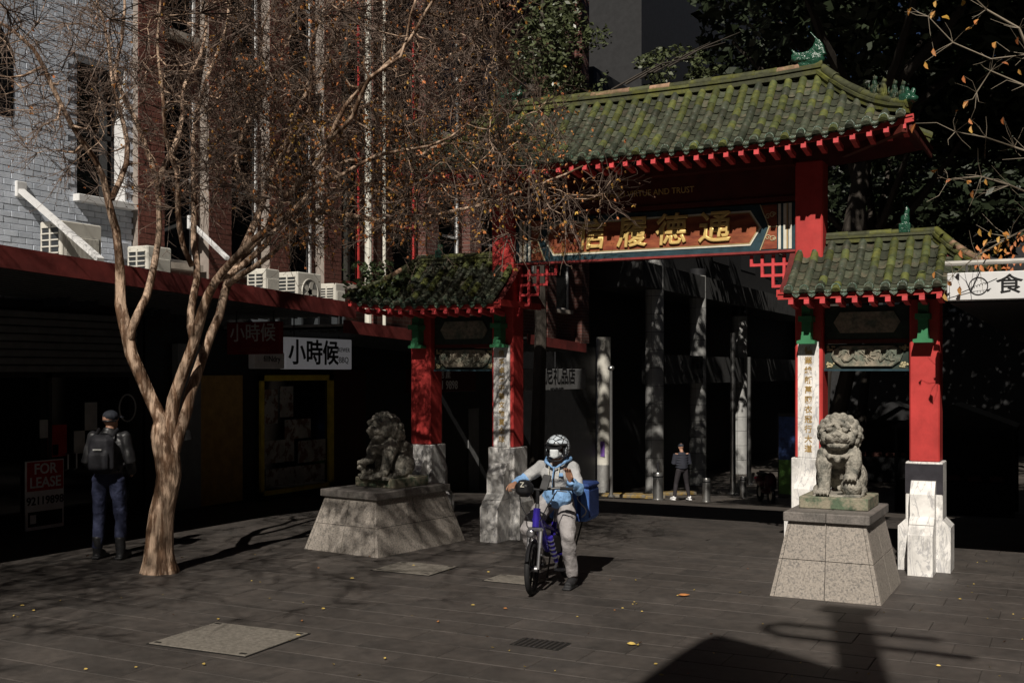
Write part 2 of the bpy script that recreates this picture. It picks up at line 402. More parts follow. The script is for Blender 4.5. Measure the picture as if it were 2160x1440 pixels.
def disc_mesh():
    mb = MB(); n = 14; prof = [(.002, -.012), (.02, -.012), (.024, -.007), (.034, -.007), (.038, -.014), (.05, -.014), (.052, -.004), (.05, .03)]
    mt = Matrix.Rotation(R(-90), 4, 'X')          # axis -> along Y, face towards -Y
    vs = []
    for r_, d in prof:
        for k in range(n):
            q = 2 * math.pi * k / n; vs.append((r_ * math.cos(q), d, r_ * math.sin(q)))
    fs = [tuple(range(n))]
    for i in range(len(prof) - 1):
        for k in range(n): fs.append((i * n + k, i * n + (k + 1) % n, (i + 1) * n + (k + 1) % n, (i + 1) * n + k))
    mb.add(vs, fs)
    for q in (0, 1.05, 2.1): mb.box(-.016, .016, -.0145, -.008, -.003, .003, Matrix.Rotation(q, 4, 'Y'))
    return mb.mesh('eave_disc', m_disc, smooth=True)
def drip_mesh():
    pts = [(-.052, .012), (.052, .012), (.05, -.018), (.026, -.044), (0, -.062), (-.026, -.044), (-.05, -.018)]
    mb = MB().poly(pts, -.01, .004)
    mb.tube([(a * .72, -.013, -.012 + (z + .012) * .66) for a, z in pts[2:7]], .0035, 4)
    for a in (-.018, 0, .018): mb.ell((a, -.012, -.014 + abs(a) * .4), (.009, .006, .011), 6, 4)
    return mb.mesh('drip_tile', m_disc, smooth=True)
me_disc, me_drip = disc_mesh(), drip_mesh()
me_raft = MB().cbox((0, .14, 0), (.054, .3, .052)).mesh('rafter', m_red2)

def make_roof(parent, xa, xb, ridge_a, ridge_b, zr, depth, ze, lift, lift_c, liftlen, hipA, hipB, front_real=True, pitch=.17, name='roof', curve=.28):
    """tiled roof over x in [xa, xb]; ridge from ridge_a to ridge_b at height zr; eave at y=-depth, height ze"""
    def lf(x):
        d = max(0, abs(x - lift_c[0]) - lift_c[1]) / liftlen
        return lift * min(d, 1.2) ** 2.4
    def S(x, t, sgn=-1):
        return Vector((x, sgn * depth * t, zr + (ze - zr) * ((1 + curve) * t - curve * t * t) + lf(x) * t))
    def t0(x):
        if x < ridge_a and hipA: return min(1, (ridge_a - x) / (ridge_a - xa))
        if x > ridge_b and hipB: return min(1, (x - ridge_b) / (xb - ridge_b))
        return 0.
    # boarding under the tiles
    mb = MB(); NX = 28
    xs = [xa + (xb - xa) * i / NX for i in range(NX + 1)]
    for sgn in (-1, 1):
        for x0, x1 in zip(xs, xs[1:]):
            for j in range(6):
                q = []
                for x, jj in ((x0, j), (x1, j), (x1, j + 1), (x0, j + 1)):
                    t = max(jj / 6, t0(x)); p_ = S(x, t, sgn); q.append((p_.x, p_.y, p_.z - .03))
                mb.quad(*q)
    for hip, xe, xr in ((hipA, xa, ridge_a), (hipB, xb, ridge_b)):
        if hip:
            c1, c2 = S(xe, 1, -1), S(xe, 1, 1)
            for j in range(6):
                u0, u1 = j / 6, (j + 1) / 6
                zc = lambda u: zr + (ze - zr) * ((1 + curve) * u - curve * u * u) - .03
                mb.quad((xr + (xe - xr) * u0, -depth * u0, zc(u0)), (xr + (xe - xr) * u0, depth * u0, zc(u0)),
                        (xr + (xe - xr) * u1, depth * u1, zc(u1) + lift * u1 * .8), (xr + (xe - xr) * u1, -depth * u1, zc(u1) + lift * u1 * .8))
    roof = mb.build(name, m_deck, parent)
    ncol = int(round((xb - xa - .06) / pitch)); x_first = (xa + xb) / 2 - (ncol - 1) / 2 * pitch
    slope_len = math.hypot(depth, zr - ze) * 1.03; nrow = int(round(slope_len / ROWL))
    covers, pans = [], []
    def frame(x, t, lift_n, sgn=-1):
        p_ = S(x, t, sgn); q_ = S(x, min(t + .02, 1.02), sgn); tv = (q_ - p_).normalized()
        xv = (S(x + .05, t, sgn) - S(x - .05, t, sgn)).normalized(); n_ = xv.cross(tv) if sgn < 0 else tv.cross(xv)
        if n_.z < 0: n_ = -n_
        xv = tv.cross(n_).normalized()
        mt = Matrix((xv, tv, n_)).transposed().to_4x4(); mt.translation = p_ + n_ * lift_n
        return mt
    rr = random.Random(int(abs(xa) * 100))
    for sgn in (-1, 1):
        for c in range(ncol):
            x = x_first + c * pitch
            for r in range(nrow):
                t = r / nrow
                if t + .55 / nrow < t0(x): continue
                mt = frame(x, t, .012 + rr.uniform(-.002, .004), sgn) @ Matrix.Rotation(rr.uniform(-.035, .035), 4, 'Z')
                covers.append((sgn, mt, me_cover if rr.random() < .68 - .62 * t + .35 * noise.noise(Vector((x * 1.3, t * 3, 2))) else me_cover2))
            xp = x + pitch / 2
            if c < ncol - 1:
                for r in range(nrow):
                    t = r / nrow
                    if t + .3 / nrow < t0(xp): continue
                    pans.append((sgn, frame(xp, t, -.012 + rr.uniform(-.003, .003), sgn) @ Matrix.Rotation(rr.uniform(-.03, .03), 4, 'Z'), me_pan))
    def place(lst, me, nm):
        fr = [(m_, e_) for s_, m_, e_ in lst if s_ < 0] if front_real else []
        bk = [m_ for s_, m_, e_ in lst if s_ > 0] if front_real else [m_ for _, m_, e_ in lst]
        fr.sort(key=lambda q_: q_[0].translation.x, reverse=True)
        for m_, e_ in fr[:300]: link(nm, e_, roof, mtx=m_)
        mb = MB(); vs = [v.co for v in me.vertices]; fs = [tuple(p_.vertices) for p_ in me.polygons]
        for m_ in [q_[0] for q_ in fr[300:]] + bk: mb.add([m_ @ v for v in vs], fs)
        if mb.v: stuff(mb.build(nm + 's_far_side', me.materials[0], roof, smooth=True, fix=False))
    place(covers, me_cover, 'cover_tile'); place(pans, me_pan, 'pan_tile')
    for c in range(ncol):
        x = x_first + c * pitch; p_ = S(x, 1.0)
        tilt = Matrix.Rotation(rr.uniform(-.04, .04), 4, 'Y') @ Matrix.Rotation(R(-8) + rr.uniform(-.05, .05), 4, 'X')
        link('eave_disc', me_disc, roof, mtx=Matrix.Translation((x, p_.y - .012, p_.z + .022 + rr.uniform(-.004, .004))) @ tilt)
        if c < ncol - 1:
            xp = x + pitch / 2; p_ = S(xp, 1.0)
            link('drip_tile', me_drip, roof, mtx=Matrix.Translation((xp, p_.y - .004, p_.z - .012 + rr.uniform(-.004, .004))) @ Matrix.Rotation(rr.uniform(-.08, .08), 4, 'Y') @ Matrix.Rotation(R(-10), 4, 'X'))
        p_ = S(x + .02, 1.0)
        link('rafter', me_raft, roof, mtx=Matrix.Translation((x + .02, p_.y + .02, p_.z - .112 + rr.uniform(-.003, .003))) @ Matrix.Rotation(R(-7), 4, 'X'))
    # red eave board behind the drip tiles, following the lift of the corners
    mb = MB(); xs2 = [xa + (xb - xa) * i / 30 for i in range(31)]
    for x0, x1 in zip(xs2, xs2[1:]):
        a, b = S(x0, 1), S(x1, 1)
        for yy0, yy1 in ((.012, .04),):
            v = [(a.x, a.y + yy0, a.z - .085), (b.x, b.y + yy0, b.z - .085), (b.x, b.y + yy0, b.z - .005), (a.x, a.y + yy0, a.z - .005),
                 (a.x, a.y + yy1, a.z - .085), (b.x, b.y + yy1, b.z - .085), (b.x, b.y + yy1, b.z - .005), (a.x, a.y + yy1, a.z - .005)]
            mb.add(v, [(0, 1, 2, 3), (4, 7, 6, 5), (0, 4, 5, 1), (3, 2, 6, 7)])
    mb.build('eave_board', m_red, roof)
    return roof, S
def ridge_run(parent, a, b, segl, r, name='ridge_tile', clay=.25, seed=1):
    """a run of half-round ridge tiles on a moulded bed"""
    a, b = Vector(a), Vector(b); d = b - a; n = max(1, int(d.length / segl)); rr = random.Random(seed)
    me1 = MB().lathe([(r * .93, 0), (r * 1.0, d.length / n * .9), (r * 1.06, d.length / n * .93), (r * 1.06, d.length / n * 1.03)], (0, 0, 0), 10).mesh(name, m_ridge, smooth=True)
    me2 = me1.copy(); me2.materials.clear(); me2.materials.append(m_ridgeb)
    q = d.to_track_quat('Z', 'Y').to_matrix().to_4x4()
    for i in range(n):
        p_ = a + d * (i / n)
        link(name, me2 if rr.random() < clay else me1, parent, mtx=Matrix.Translation(p_ + Vector((0, 0, rr.uniform(-.004, .004)))) @ q)
    mb = MB(); t = d.normalized(); side = t.cross(Vector((0, 0, 1))).normalized(); up = side.cross(t)
    for (h0, h1, w) in ((-r * 2.3, -r * 1.0, r * 1.15), (-r * 1.02, -r * .35, r * 1.5)):
        mt = Matrix((t, side, up)).transposed().to_4x4(); mt.translation = a
        mb.box(0, d.length, -w, w, h0, h1, mt)
    mb.build('ridge_bed', m_ridge, parent)
# ---- main roof
mroof, SM = make_roof(gate, -3.18, 3.18, -2.08, 2.08, 5.52, .9, 4.665, .15, (0, 1.0), 2.2, True, True, name='main_roof')
for k in range(8):
    xa_, xb_ = -2.08 + k * .52, -2.08 + (k + 1) * .52
    f = lambda x: 5.62 + .05 * (abs(x) / 2.08) ** 3
    ridge_run(mroof, (xa_, 0, f(xa_)), (xb_, 0, f(xb_)), .26, .05, clay=.35 if k > 2 else .1, seed=k)
for sx in (-1, 1):
    pts = []
    for i in range(7):
        t = i / 6; x = sx * (2.08 + 1.05 * t); p_ = SM(x, t); pts.append(Vector((x, p_.y, p_.z + .1 + .02 * t)))
    for i in range(6): ridge_run(mroof, pts[i], pts[i + 1], .16, .045 if i else .055, clay=.3 if i in (2, 3) else .05, seed=20 + i + sx)
    pts = [Vector((p_.x, -p_.y, p_.z)) for p_ in pts]
    for i in range(0, 6, 2): ridge_run(mroof, pts[i], pts[i + 2], .3, .045, clay=.1, seed=40 + i)
    # ridge-end fish dragon
    out = [(190, 505), (190, 430), (150, 425), (118, 400), (115, 352), (140, 342), (105, 285), (130, 290), (175, 330), (240, 335), (300, 325), (345, 285), (368, 225), (375, 195), (310, 105),
           (325, 100), (392, 190), (425, 215), (455, 270), (468, 330), (490, 390), (455, 400), (425, 445), (395, 470), (385, 505)]
    pl = [((a - 300) / 870 * (1 if sx > 0 else -1), (505 - b) / 870 + .02) for a, b in out]
    mb = MB().poly(pl, -.05, .05)
    mb.ell((sx * (-.13), 0, .14), (.1, .075, .045)); mb.ell((sx * .06, 0, .12), (.14, .07, .12)); mb.ell((sx * .12, 0, .22), (.075, .06, .12))
    for k in range(5): mb.ell((sx * (-.16 + .03 * k), -.06, .11 + .018 * (k % 2)), (.025, .02, .02), 8, 6)
    o = fuse(mb, 'ridge_dragon', m_fin, .011, 2, mroof); o.location = (sx * 1.93, 0, 5.64); o.scale = (.92, .92, .84)
    # little seated beasts along the hip and the end dragon head
    for j, t in enumerate((.62, .72, .84, .93)):
        x = sx * (2.08 + 1.05 * t); p_ = SM(x, t); z = p_.z + .16
        mb = MB(); mb.ell((0, 0, .045), (.04, .055, .05)); mb.ell((0, -.02, .1), (.03, .035, .05)); mb.ell((0, -.035, .155), (.028, .034, .03)); mb.tube([(0, .05, .03), (0, .085, .09), (0, .07, .14)], [.018, .014, .006], 6)
        mb.tube([(-.015, -.045, .1), (-.015, -.06, 0)], .012, 6); mb.tube([(.015, -.045, .1), (.015, -.06, 0)], .012, 6); mb.tube([(0, -.03, .17), (0, -.01, .21)], [.012, .003], 5)
        mb.box(-.035, .035, -.06, .07, -.03, .01)
        o = fuse(mb, 'ridge_beast', m_ridgeg if j != 1 else m_ridge, .008, 1, mroof); o.location = (x, p_.y, z); o.rotation_euler = (0, 0, R(50) * sx); o.scale = (.85, .85, .92)
    p_ = SM(sx * 3.12, 1.0)
    mb = MB(); mb.cbox((0, 0, .05), (.13, .16, .13), bev=.03); mb.ell((0, -.09, .03), (.06, .06, .04)); mb.ell((.04, -.05, .12), (.025, .03, .04)); mb.ell((-.04, -.05, .12), (.025, .03, .04)); mb.tube([(0, .05, .1), (0, .1, .2)], [.03, .008], 6)
    o = fuse(mb, 'corner_dragon_head', m_fin, .011, 1, mroof); o.location = (sx * 3.11, p_.y + .05, p_.z + .12); o.rotation_euler = (0, 0, R(48) * sx)
    MB().box(-.035, .035, -.78, .25, -.05, .03).build('corner_rafter', m_wood, mroof, loc=(0, 0, 0)).matrix_local = Matrix.Translation((sx * 2.53, -.34, 4.62)) @ Matrix.Rotation(R(46) * sx, 4, 'Z') @ Matrix.Rotation(R(-4), 4, 'X')
    MB().box(-.015, .015, -.86, .86, -.1, .0).build('end_board', m_wood, mroof, loc=(sx * 3.15, 0, 4.75))
# ---- side roofs
for sx in (-1, 1):
    xa_, xb_ = (1.73, 4.02) if sx > 0 else (-4.02, -1.73)
    ra, rb = (1.73, 3.3) if sx > 0 else (-3.3, -1.73)
    sroof, SS = make_roof(gate, xa_, xb_, ra, rb, 3.62, .68, 3.035, .1, (sx * 2.2, .5), 1.4, sx < 0, sx > 0, name='side_roof')
    x0, x1 = (2.13, 3.3) if sx > 0 else (-3.3, -2.13)
    ridge_run(sroof, (x0, 0, 3.7), (x1, 0, 3.7), .2, .04, clay=.08, seed=60 + sx)
    pts = []
    for i in range(5):
        t = i / 4; x = sx * (3.3 + .7 * t); p_ = SS(x, t); pts.append(Vector((x, p_.y, p_.z + .09)))
    for i in range(4): ridge_run(sroof, pts[i], pts[i + 1], .16, .042, clay=.5 if i in (1, 2) else .05, seed=80 + i + sx)
    mb = MB(); mb.ell((0, 0, .1), (.05, .04, .1)); mb.tube([(0, 0, .1), (.02 * sx, 0, .2), (-.02 * sx, 0, .3)], [.04, .032, .012], 7); mb.box(-.06, .06, -.05, .05, -.05, .05)
    o = fuse(mb, 'ridge_finial', m_fin, .01, 2, sroof); o.location = (sx * 2.98, 0, 3.74)
    MB().box(-.02, .02, -.66, .5, -.08, .0).build('end_board', m_red, sroof, loc=(sx * 1.735, 0, 3.06))
    # beams under the side roof
    MB().box(min(x0, x1), max(x0, x1), -.1, .1, 2.93, 3.02).build('beam', m_wood, gate)
    pb = MB(); cx_ = sx * 2.58
    pb.box(cx_ - .46, cx_ + .46, -.05, .05, 2.52, 2.9); o = pb.build('upper_panel', m_dgreen, gate)
    pb = MB(); pb.poly([(cx_ + a * .36, 2.71 + b * .13) for a, b in ((-1, 0), (-.8, .9), (.8, .9), (1, 0), (.8, -.9), (-.8, -.9))], -.075, -.05); pb.build('panel_moulding', m_carve, o)
    # carved dragon board
    bd = MB().box(cx_ - .465, cx_ + .465, -.04, .06, 2.165, 2.47).build('carved_board', m_dgreen, gate)
    MB().box(cx_ - .465, cx_ + .465, -.075, .0, 2.165, 2.187).build('lower_rail', m_bluegreen, bd)
    mb = MB()
    mb.poly([(cx_ + a * .385, 2.335 + b * .12) for a, b in ((-1, .1), (-.92, .62), (-.74, .95), (.74, .95), (.92, .62), (1, .1), (.92, -.5), (.7, -1), (-.7, -1), (-.92, -.5))], -.07, -.04)
    mb.build('plaque', m_carve, bd)
    mb = MB(); rr = random.Random(3)
    for s2 in (-1, 1):
        pts = [(cx_ + s2 * (.1 + .2 * i / 14 + .03 * math.sin(i * .9)), -.075, 2.335 + .055 * math.sin(i * .75 + s2)) for i in range(15)]
        mb.tube(pts, [.006 + .014 * math.sin(math.pi * (i + 1) / 16) for i in range(15)], 6)
        pts = [(cx_ + s2 * (.24 + .055 * math.cos(q)), -.075, 2.345 + .05 * math.sin(q)) for q in [i * .45 for i in range(12)]]
        mb.tube(pts, .011, 6)
    for k in range(26):
        q = k * .63; rad = .02 + .09 * rr.random()
        mb.tube([(cx_ + .2 * rad * math.cos(q) * 3, -.075, 2.335 + rad * math.sin(q) * .4), (cx_ + rad * math.cos(q + .4), -.08, 2.335 + rad * math.sin(q) * .9)], [.007, .004], 5)
    mb.tube([(cx_ + a * .372, -.072, 2.335 + b * .112) for a, b in ((-1, .1), (-.92, .62), (-.74, .95), (.74, .95), (.92, .62), (1, .1), (.92, -.5), (.7, -1), (-.7, -1), (-.92, -.5), (-1, .1))], .006, 5)
    mb.build('dragon_relief', m_carve, bd, smooth=True)
    for q1 in (-1, 1):
        for q2 in (-1, 1):
            mb = MB()
            for k in range(14): mb.ell((cx_ + q1 * (.35 + .09 * rr.random()), -.045, 2.33 + q2 * (.07 + .05 * rr.random())), (.014, .01, .012), 6, 4)
            mb.build('corner_flower', mat('gilt_flower', (.45, .4, .24), .6, var=.3, scale=40), bd)
# ---- columns
def buttress(col, mtx, w, hi, parts=('buttress_stone',)):
    prof = [(0, 0), (-.34, 0), (-.34, .44), (-.16, .62), (-.16, .86), (-.07, 1.0), (0, 1.0)]
    prof = [(a, z * hi) for a, z in prof]
    lo = [(0, 0), (-.34, 0), (-.34, .44 * hi), (-.245, .535 * hi), (0, .535 * hi)]
    up = [(0, .541 * hi), (-.24, .541 * hi), (-.16, .62 * hi), (-.16, .86 * hi), (-.07, 1.0 * hi), (0, 1.0 * hi)]
    for pr in (lo, up):
        b = MB().poly(pr, -w / 2, w / 2, axis='x').build(parts[0], m_marble, col); b.matrix_local = mtx
COUP = {1: '德業維新萬國衣冠行大道', -1: '信孚卓著中華文物貫全球'}
m_goldtxt = mat('gold_incised', (.5, .33, .12), .4, metal=.3)
for sx in (-1, 1):
    for inner in (True, False):
        cx_ = sx * (1.96 if inner else 3.2)
        ztop = 4.55 if inner else 2.95
        w = .155
        c = MB().cbox((0, 0, (1.18 + ztop) / 2), (2 * w, 2 * w, ztop - 1.18), bev=.014).build('column', m_red, gate, loc=(cx_, 0, 0))
        b = MB(); b.cbox((0, 0, .865), (.38, .38, .63), bev=.008); b.build('base_upper_stone', m_marble, c)
        b = MB().poly([(-.27, 0), (.27, 0), (.27, .48), (.19, .56), (-.19, .56), (-.27, .48)], -.19, .19); b.build('base_lower_stone', m_marble, c)
        buttress(c, Matrix.Translation((0, -.19, 0)), .25, .98)
        buttress(c, Matrix.Translation((0, .19, 0)) @ Matrix.Rotation(R(180), 4, 'Z'), .25, .98)
        if not inner and sx > 0:
            MB().poly([(-.193, .84), (.193, .84), (.193, 1.16), (-.193, 1.16)], -.198, -.1905).build('dark_front_band', mat('dark_band', (.035, .033, .04), .5, var=.3), c)  # dark band across the upper front of the right outer base
        if inner:
            pn = MB().box(-.118, .118, -w - .02, -w + .004, 1.185, 2.5).build('marble_panel', m_marble, c)
            for i, ch in enumerate(COUP[sx]):
                text(ch, .088, (0, -w - .021, 2.39 - i * .111), m_goldtxt, pn, 'inscription', ext=.002, offset=.002)
        br = MB(); br.poly([(-.1, 2.47), (.1, 2.47), (.1, 2.505), (.055, 2.515), (.05, 2.57), (-.05, 2.57), (-.055, 2.515), (-.1, 2.505)], -w - .16, -w - .02)
        br.box(-.05, .05, -w - .14, -w, 2.57, 2.9)
        br.box(-.075, .075, -w - .2, -w, 2.72, 2.78)
        br.build('bracket', m_green, c)
# ---- lintel
MB().box(-1.81, 1.81, -.11, .11, 4.12, 4.58).build('upper_beam', m_wood, gate)
for k, (z0, z1, yy) in enumerate(((4.5, 4.58, -.3), (4.12, 4.17, -.14))): MB().box(-1.81, 1.81, yy, -.1095, z0, z1).build('beam_moulding', m_wood, gate)
ub = gate
text('UNDERSTAND VIRTUE AND TRUST', .105, (-.15, -.115, 4.33), m_gold, gate, 'english_lettering', ext=.004, sx=.9)
lint = MB().box(-1.81, 1.81, -.07, .07, 3.56, 4.105).build('lintel_board', m_bluegreen, gate)
MB().box(-1.81, 1.81, -.085, .085, 3.535, 3.56).build('lower_trim', mat('dull_red_trim', (.24, .035, .032), .6, var=.3, scale=9), lint)
zc = 3.835
def hexa(hw, tip, hh): return [(-hw - tip, 0), (-hw, hh), (hw, hh), (hw + tip, 0), (hw, -hh), (-hw, -hh)]
def plate(pts, y0, y1, nm, m): return MB().poly([(a, zc + b) for a, b in pts], y0, y1).build(nm, m, lint)
plate(hexa(1.27, .13, .205), -.079, -.07, 'white_border', m_white)
plate(hexa(1.262, .118, .185), -.082, -.079, 'ochre_line', mat('ochre_paint', (.5, .36, .17), .5))
plate(hexa(1.255, .11, .172), -.085, -.082, 'name_board', m_brownb)
for s_ in (-1, 1):
    plate([(s_ * 1.58, .255), (s_ * 1.40, .255), (s_ * 1.50, .004), (s_ * 1.58, .004)], -.078, -.07, 'corner_panel', m_brownb)
    plate([(s_ * 1.58, -.255), (s_ * 1.40, -.255), (s_ * 1.50, -.004), (s_ * 1.58, -.004)], -.078, -.07, 'corner_panel', m_brownb)
    mb = MB(); mb.tube([(s_ * 1.385, -.08, zc + .265), (s_ * 1.49, -.08, zc), (s_ * 1.385, -.08, zc - .265)], .008, 5); mb.tube([(s_ * 1.49, -.08, zc), (s_ * 1.59, -.08, zc)], .007, 5)
    for zz in (.13, -.13):
        for (ox, rr_) in ((1.475, .035), (1.53, .04), (1.55, .02)):
            mb.tube([(s_ * (ox + (rr_ * (1 - k / 14)) * math.cos(k * .7)), -.082, zc + zz * (1.0 + .3 * (ox - 1.5) * 8) + rr_ * (1 - k / 14) * math.sin(k * .7)) for k in range(12)], .0055, 4)
    mb.build('gilt_scrollwork', mat('cream_gilt', (.55, .46, .28), .5, var=.2), lint, smooth=True)
    for k, (a, b, m_) in enumerate(((1.595, 1.625, m_white), (1.655, 1.69, m_white), (1.69, 1.705, mat('ochre_paint', (.5, .36, .17))), (1.715, 1.75, m_white))):
        plate([(s_ * a, -.262), (s_ * b, -.262), (s_ * b, .262), (s_ * a, .262)], -.0785, -.07, 'end_stripe', m_)
for ch, x in (('信', -.74), ('履', -.2), ('德', .3), ('通', .84)):
    text(ch, .4, (x, -.098, zc + .01), m_gold, lint, 'gold_character', ext=.008, offset=0, shear=.08, bevel=.0085)
for k, ch in enumerate('一九八〇年'): text(ch, .045, (-1.13, -.088, zc - .02 - k * .045), m_gold, lint, 'small_inscription', ext=.003)
# ---- lattice corner brackets
for sx in (-1, 1):
    mb = MB(); x1 = 1.806; st = .128; b = .016
    zt = 3.52
    for k in range(4):                      # verticals
        x = x1 - .03 - st * (k + .0) if k else x1 - .03
        zb = zt - .13 - st * 4 + st * k
        mb.box(min(sx * (x - b), sx * (x + b)), max(sx * (x - b), sx * (x + b)), -.02, .02, zb, zt - (.0 if k < 4 else 0))
    mb.box(min(sx * (x1 - .03 - st * 4 - b), sx * (x1 - .03 - st * 4 + b)), max(sx * (x1 - .03 - st * 4 - b), sx * (x1 - .03 - st * 4 + b)), -.02, .02, zt - .13, zt)
    for k in range(5):                      # horizontals
        z = zt - .115 - st * k; xin = x1 - .03 - st * (4 - k)
        mb.box(min(sx * (xin - b), sx * x1), max(sx * (xin - b), sx * x1), -.019, .019, z - b, z + b)
    mb.build('lattice_bracket', m_red2, gate)
    # hidden tie beam above the side bays
    MB().box(min(sx * 2.12, sx * 3.04), max(sx * 2.12, sx * 3.04), -.06, .06, 2.475, 2.52).build('tie_beam', m_wood, gate)
# ============================================================ LEFT SIDE: white brick house, red brick houses, awnings, shops
WX = -8.2                                    # street face of the left-hand buildings
m_wbrick = mat('white_painted_brick', (.74, .8, .9), .6, var=.08, scale=10, bump=.25, bscale=70, rnd=.06, col2=(.64, .7, .8), c2scale=4)
m_wmort = mat('white_painted_mortar', (.5, .52, .57), .85, var=.2, scale=20)
m_white2 = mat('white_render', (.72, .72, .72), .6, var=.08)
m_glassd = mat('dark_glass', (.008, .009, .011), .06, var=.1, spec=.5)
m_frame = mat('black_window_frame', (.02, .02, .022), .5)
m_rb = brickmat('red_brick_far', (.16, .06, .045), (.1, .04, .034), (.2, .17, .15))
m_rbrick = mat('red_brick', (.16, .062, .048), .85, var=.3, scale=18, bump=.3, rnd=.3)
m_rmort = mat('brick_mortar', (.3, .26, .23), .9, var=.2)
def awz(y): return 3.47 - .04 * (y + 4.86)
# --- white house
wh = empty('white_brick_house', (WX, -4, 0)); tag(wh, 'white painted brick house with a tall dark window above the red awning', 'building')
H = 11.0; y0w, y1w = -9.0, -.42; O = Vector((WX, -4, 0))
WIN = (-1.46, -.56, 4.72, 6.72)              # window opening y0 y1 z0 z1
wall = MB()
for (a, b, c, d) in ((y0w, WIN[0], 3.0, H), (WIN[1], y1w, 3.0, H), (WIN[0], WIN[1], 3.0, WIN[2]), (WIN[0], WIN[1], WIN[3], H)):
    wall.box(-.4, -.012, a + 4, b + 4, c, d)
wall.box(-.4, -.02, y0w + 4, y1w + 4, -.05, 3.0)
wallo = wall.build('wall', m_wmort, wh)
BH, BL = .086, .24
me_brick = MB().cbox((0, 0, 0), (.026, BL - .008, BH - .008), bev=.004).mesh('brick', m_wbrick)
me_half = MB().cbox((0, 0, 0), (.026, BL / 2 - .008, BH - .008), bev=.004).mesh('brick', m_wbrick)
bl = []
for r in range(int((H - 3.05) / BH)):
    z = 3.09 + r * BH
    for c in range(-6, 40):
        y = y1w - .125 - c * BL - (r % 2) * BL / 2
        if y < y0w: continue
        hit = WIN[0] - .1 < y < WIN[1] + .1 and WIN[2] - .03 < z < WIN[3] + .03
        if hit: continue
        if y > y1w: continue
        X_, Y_ = campos(WX, y)
        bl.append((-(Y_ > 0 and X_ > -Y_ * .47 and z < CZ + Y_ * .335), z, y))
bl.sort()
rb = random.Random(11); mbx = MB(); bv = [v.co.copy() for v in me_brick.vertices]; bf = [tuple(p.vertices) for p in me_brick.polygons]
for i, (f_, z, y) in enumerate(bl):
    d = rb.uniform(-.003, .003)
    if i < 300 and f_:
        link('brick', me_brick, wallo, loc=(-.01 + d, y + 4, z))
    else: mbx.add([v + Vector((-.01 + d, y + 4, z)) for v in bv], bf)
stuff(mbx.build('bricks_beyond', m_wbrick, wallo, fix=False))
w = MB().box(-.3, -.27, WIN[0] + 4, WIN[1] + 4, WIN[2], WIN[3]).build('window', m_glassd, wh)
fr = MB(); 
for (a, b, c, d) in ((WIN[0], WIN[0] + .06, WIN[2], WIN[3]), (WIN[1] - .06, WIN[1], WIN[2], WIN[3]), (WIN[0], WIN[1], WIN[2], WIN[2] + .07), (WIN[0], WIN[1], WIN[3] - .06, WIN[3]), (WIN[0], WIN[1], 5.66, 5.73)):
    fr.box(-.27, -.23, a + 4, b + 4, c, d)
fr.build('frame', m_frame, w)
rv = MB(); rv.box(-.27, .0, WIN[1] + 3.995, WIN[1] + 4.03, WIN[2], WIN[3]); rv.build('reveal', m_white2, w)
MB().cbox((.02, (WIN[0] + WIN[1]) / 2 + 4, WIN[2] - .06), (.2, WIN[1] - WIN[0] + .16, .11), bev=.01).build('sill', m_white2, w)
b_ = MB().cbox((.03, 3.35, 3.98), (.05, .22, .26), bev=.01); b_.build('flue_vent', m_wmort, wh)
# second window up the wall, cut by the left edge of the view
MB().poly([(-2.95 + 4 + a, 6.3 + b) for a, b in ((-.4, -.7), (.4, -.7), (.4, .2), (.2, .5), (-.2, .5), (-.4, .2))], -.02, .008, axis='x').build('arched_window', m_glassd, wh)
# --- red brick house with pilasters
rh = empty('red_brick_house', (WX, 6, 0)); tag(rh, 'old red brick house with tall narrow windows and pilasters behind the bare tree', 'building')
y0r, y1r = -.4, 17.5; HR = 13.0
body = MB().box(-.6, -.12, y0r - 6, y1r - 6, -1.8, HR).build('wall', m_rb, rh)
m_pale = mat('pale_stone_trim', (.5, .44, .38), .8, var=.25, scale=8)
rbm = MB().cbox((0, 0, 0), (.03, BL - .01, BH - .01), bev=.004); rv_ = rbm.v; rf_ = rbm.f
def brickfield(ya, yb, za, zb, x, parent, nm='bricks'):
    mb = MB()
    for r in range(int((zb - za) / BH)):
        z = za + BH / 2 + r * BH; n = max(1, int(round((yb - ya) / BL)))
        ys_ = [ya + (k + .5) * (yb - ya) / n for k in range(n)] if r % 2 == 0 else [ya + k * (yb - ya) / n for k in range(n + 1)]
        for y in ys_:
            s_ = (yb - ya) / n / BL; lo = max(y - s_ * BL / 2 + .005, ya); hi = min(y + s_ * BL / 2 - .005, yb)
            if hi - lo < .03: continue
            mb.box(x - .02, x + rb.uniform(.008, .014), lo, hi, z - BH / 2 + .005, z + BH / 2 - .005)
    return stuff(mb.build(nm, m_rbrick, parent, fix=False))
k = 0
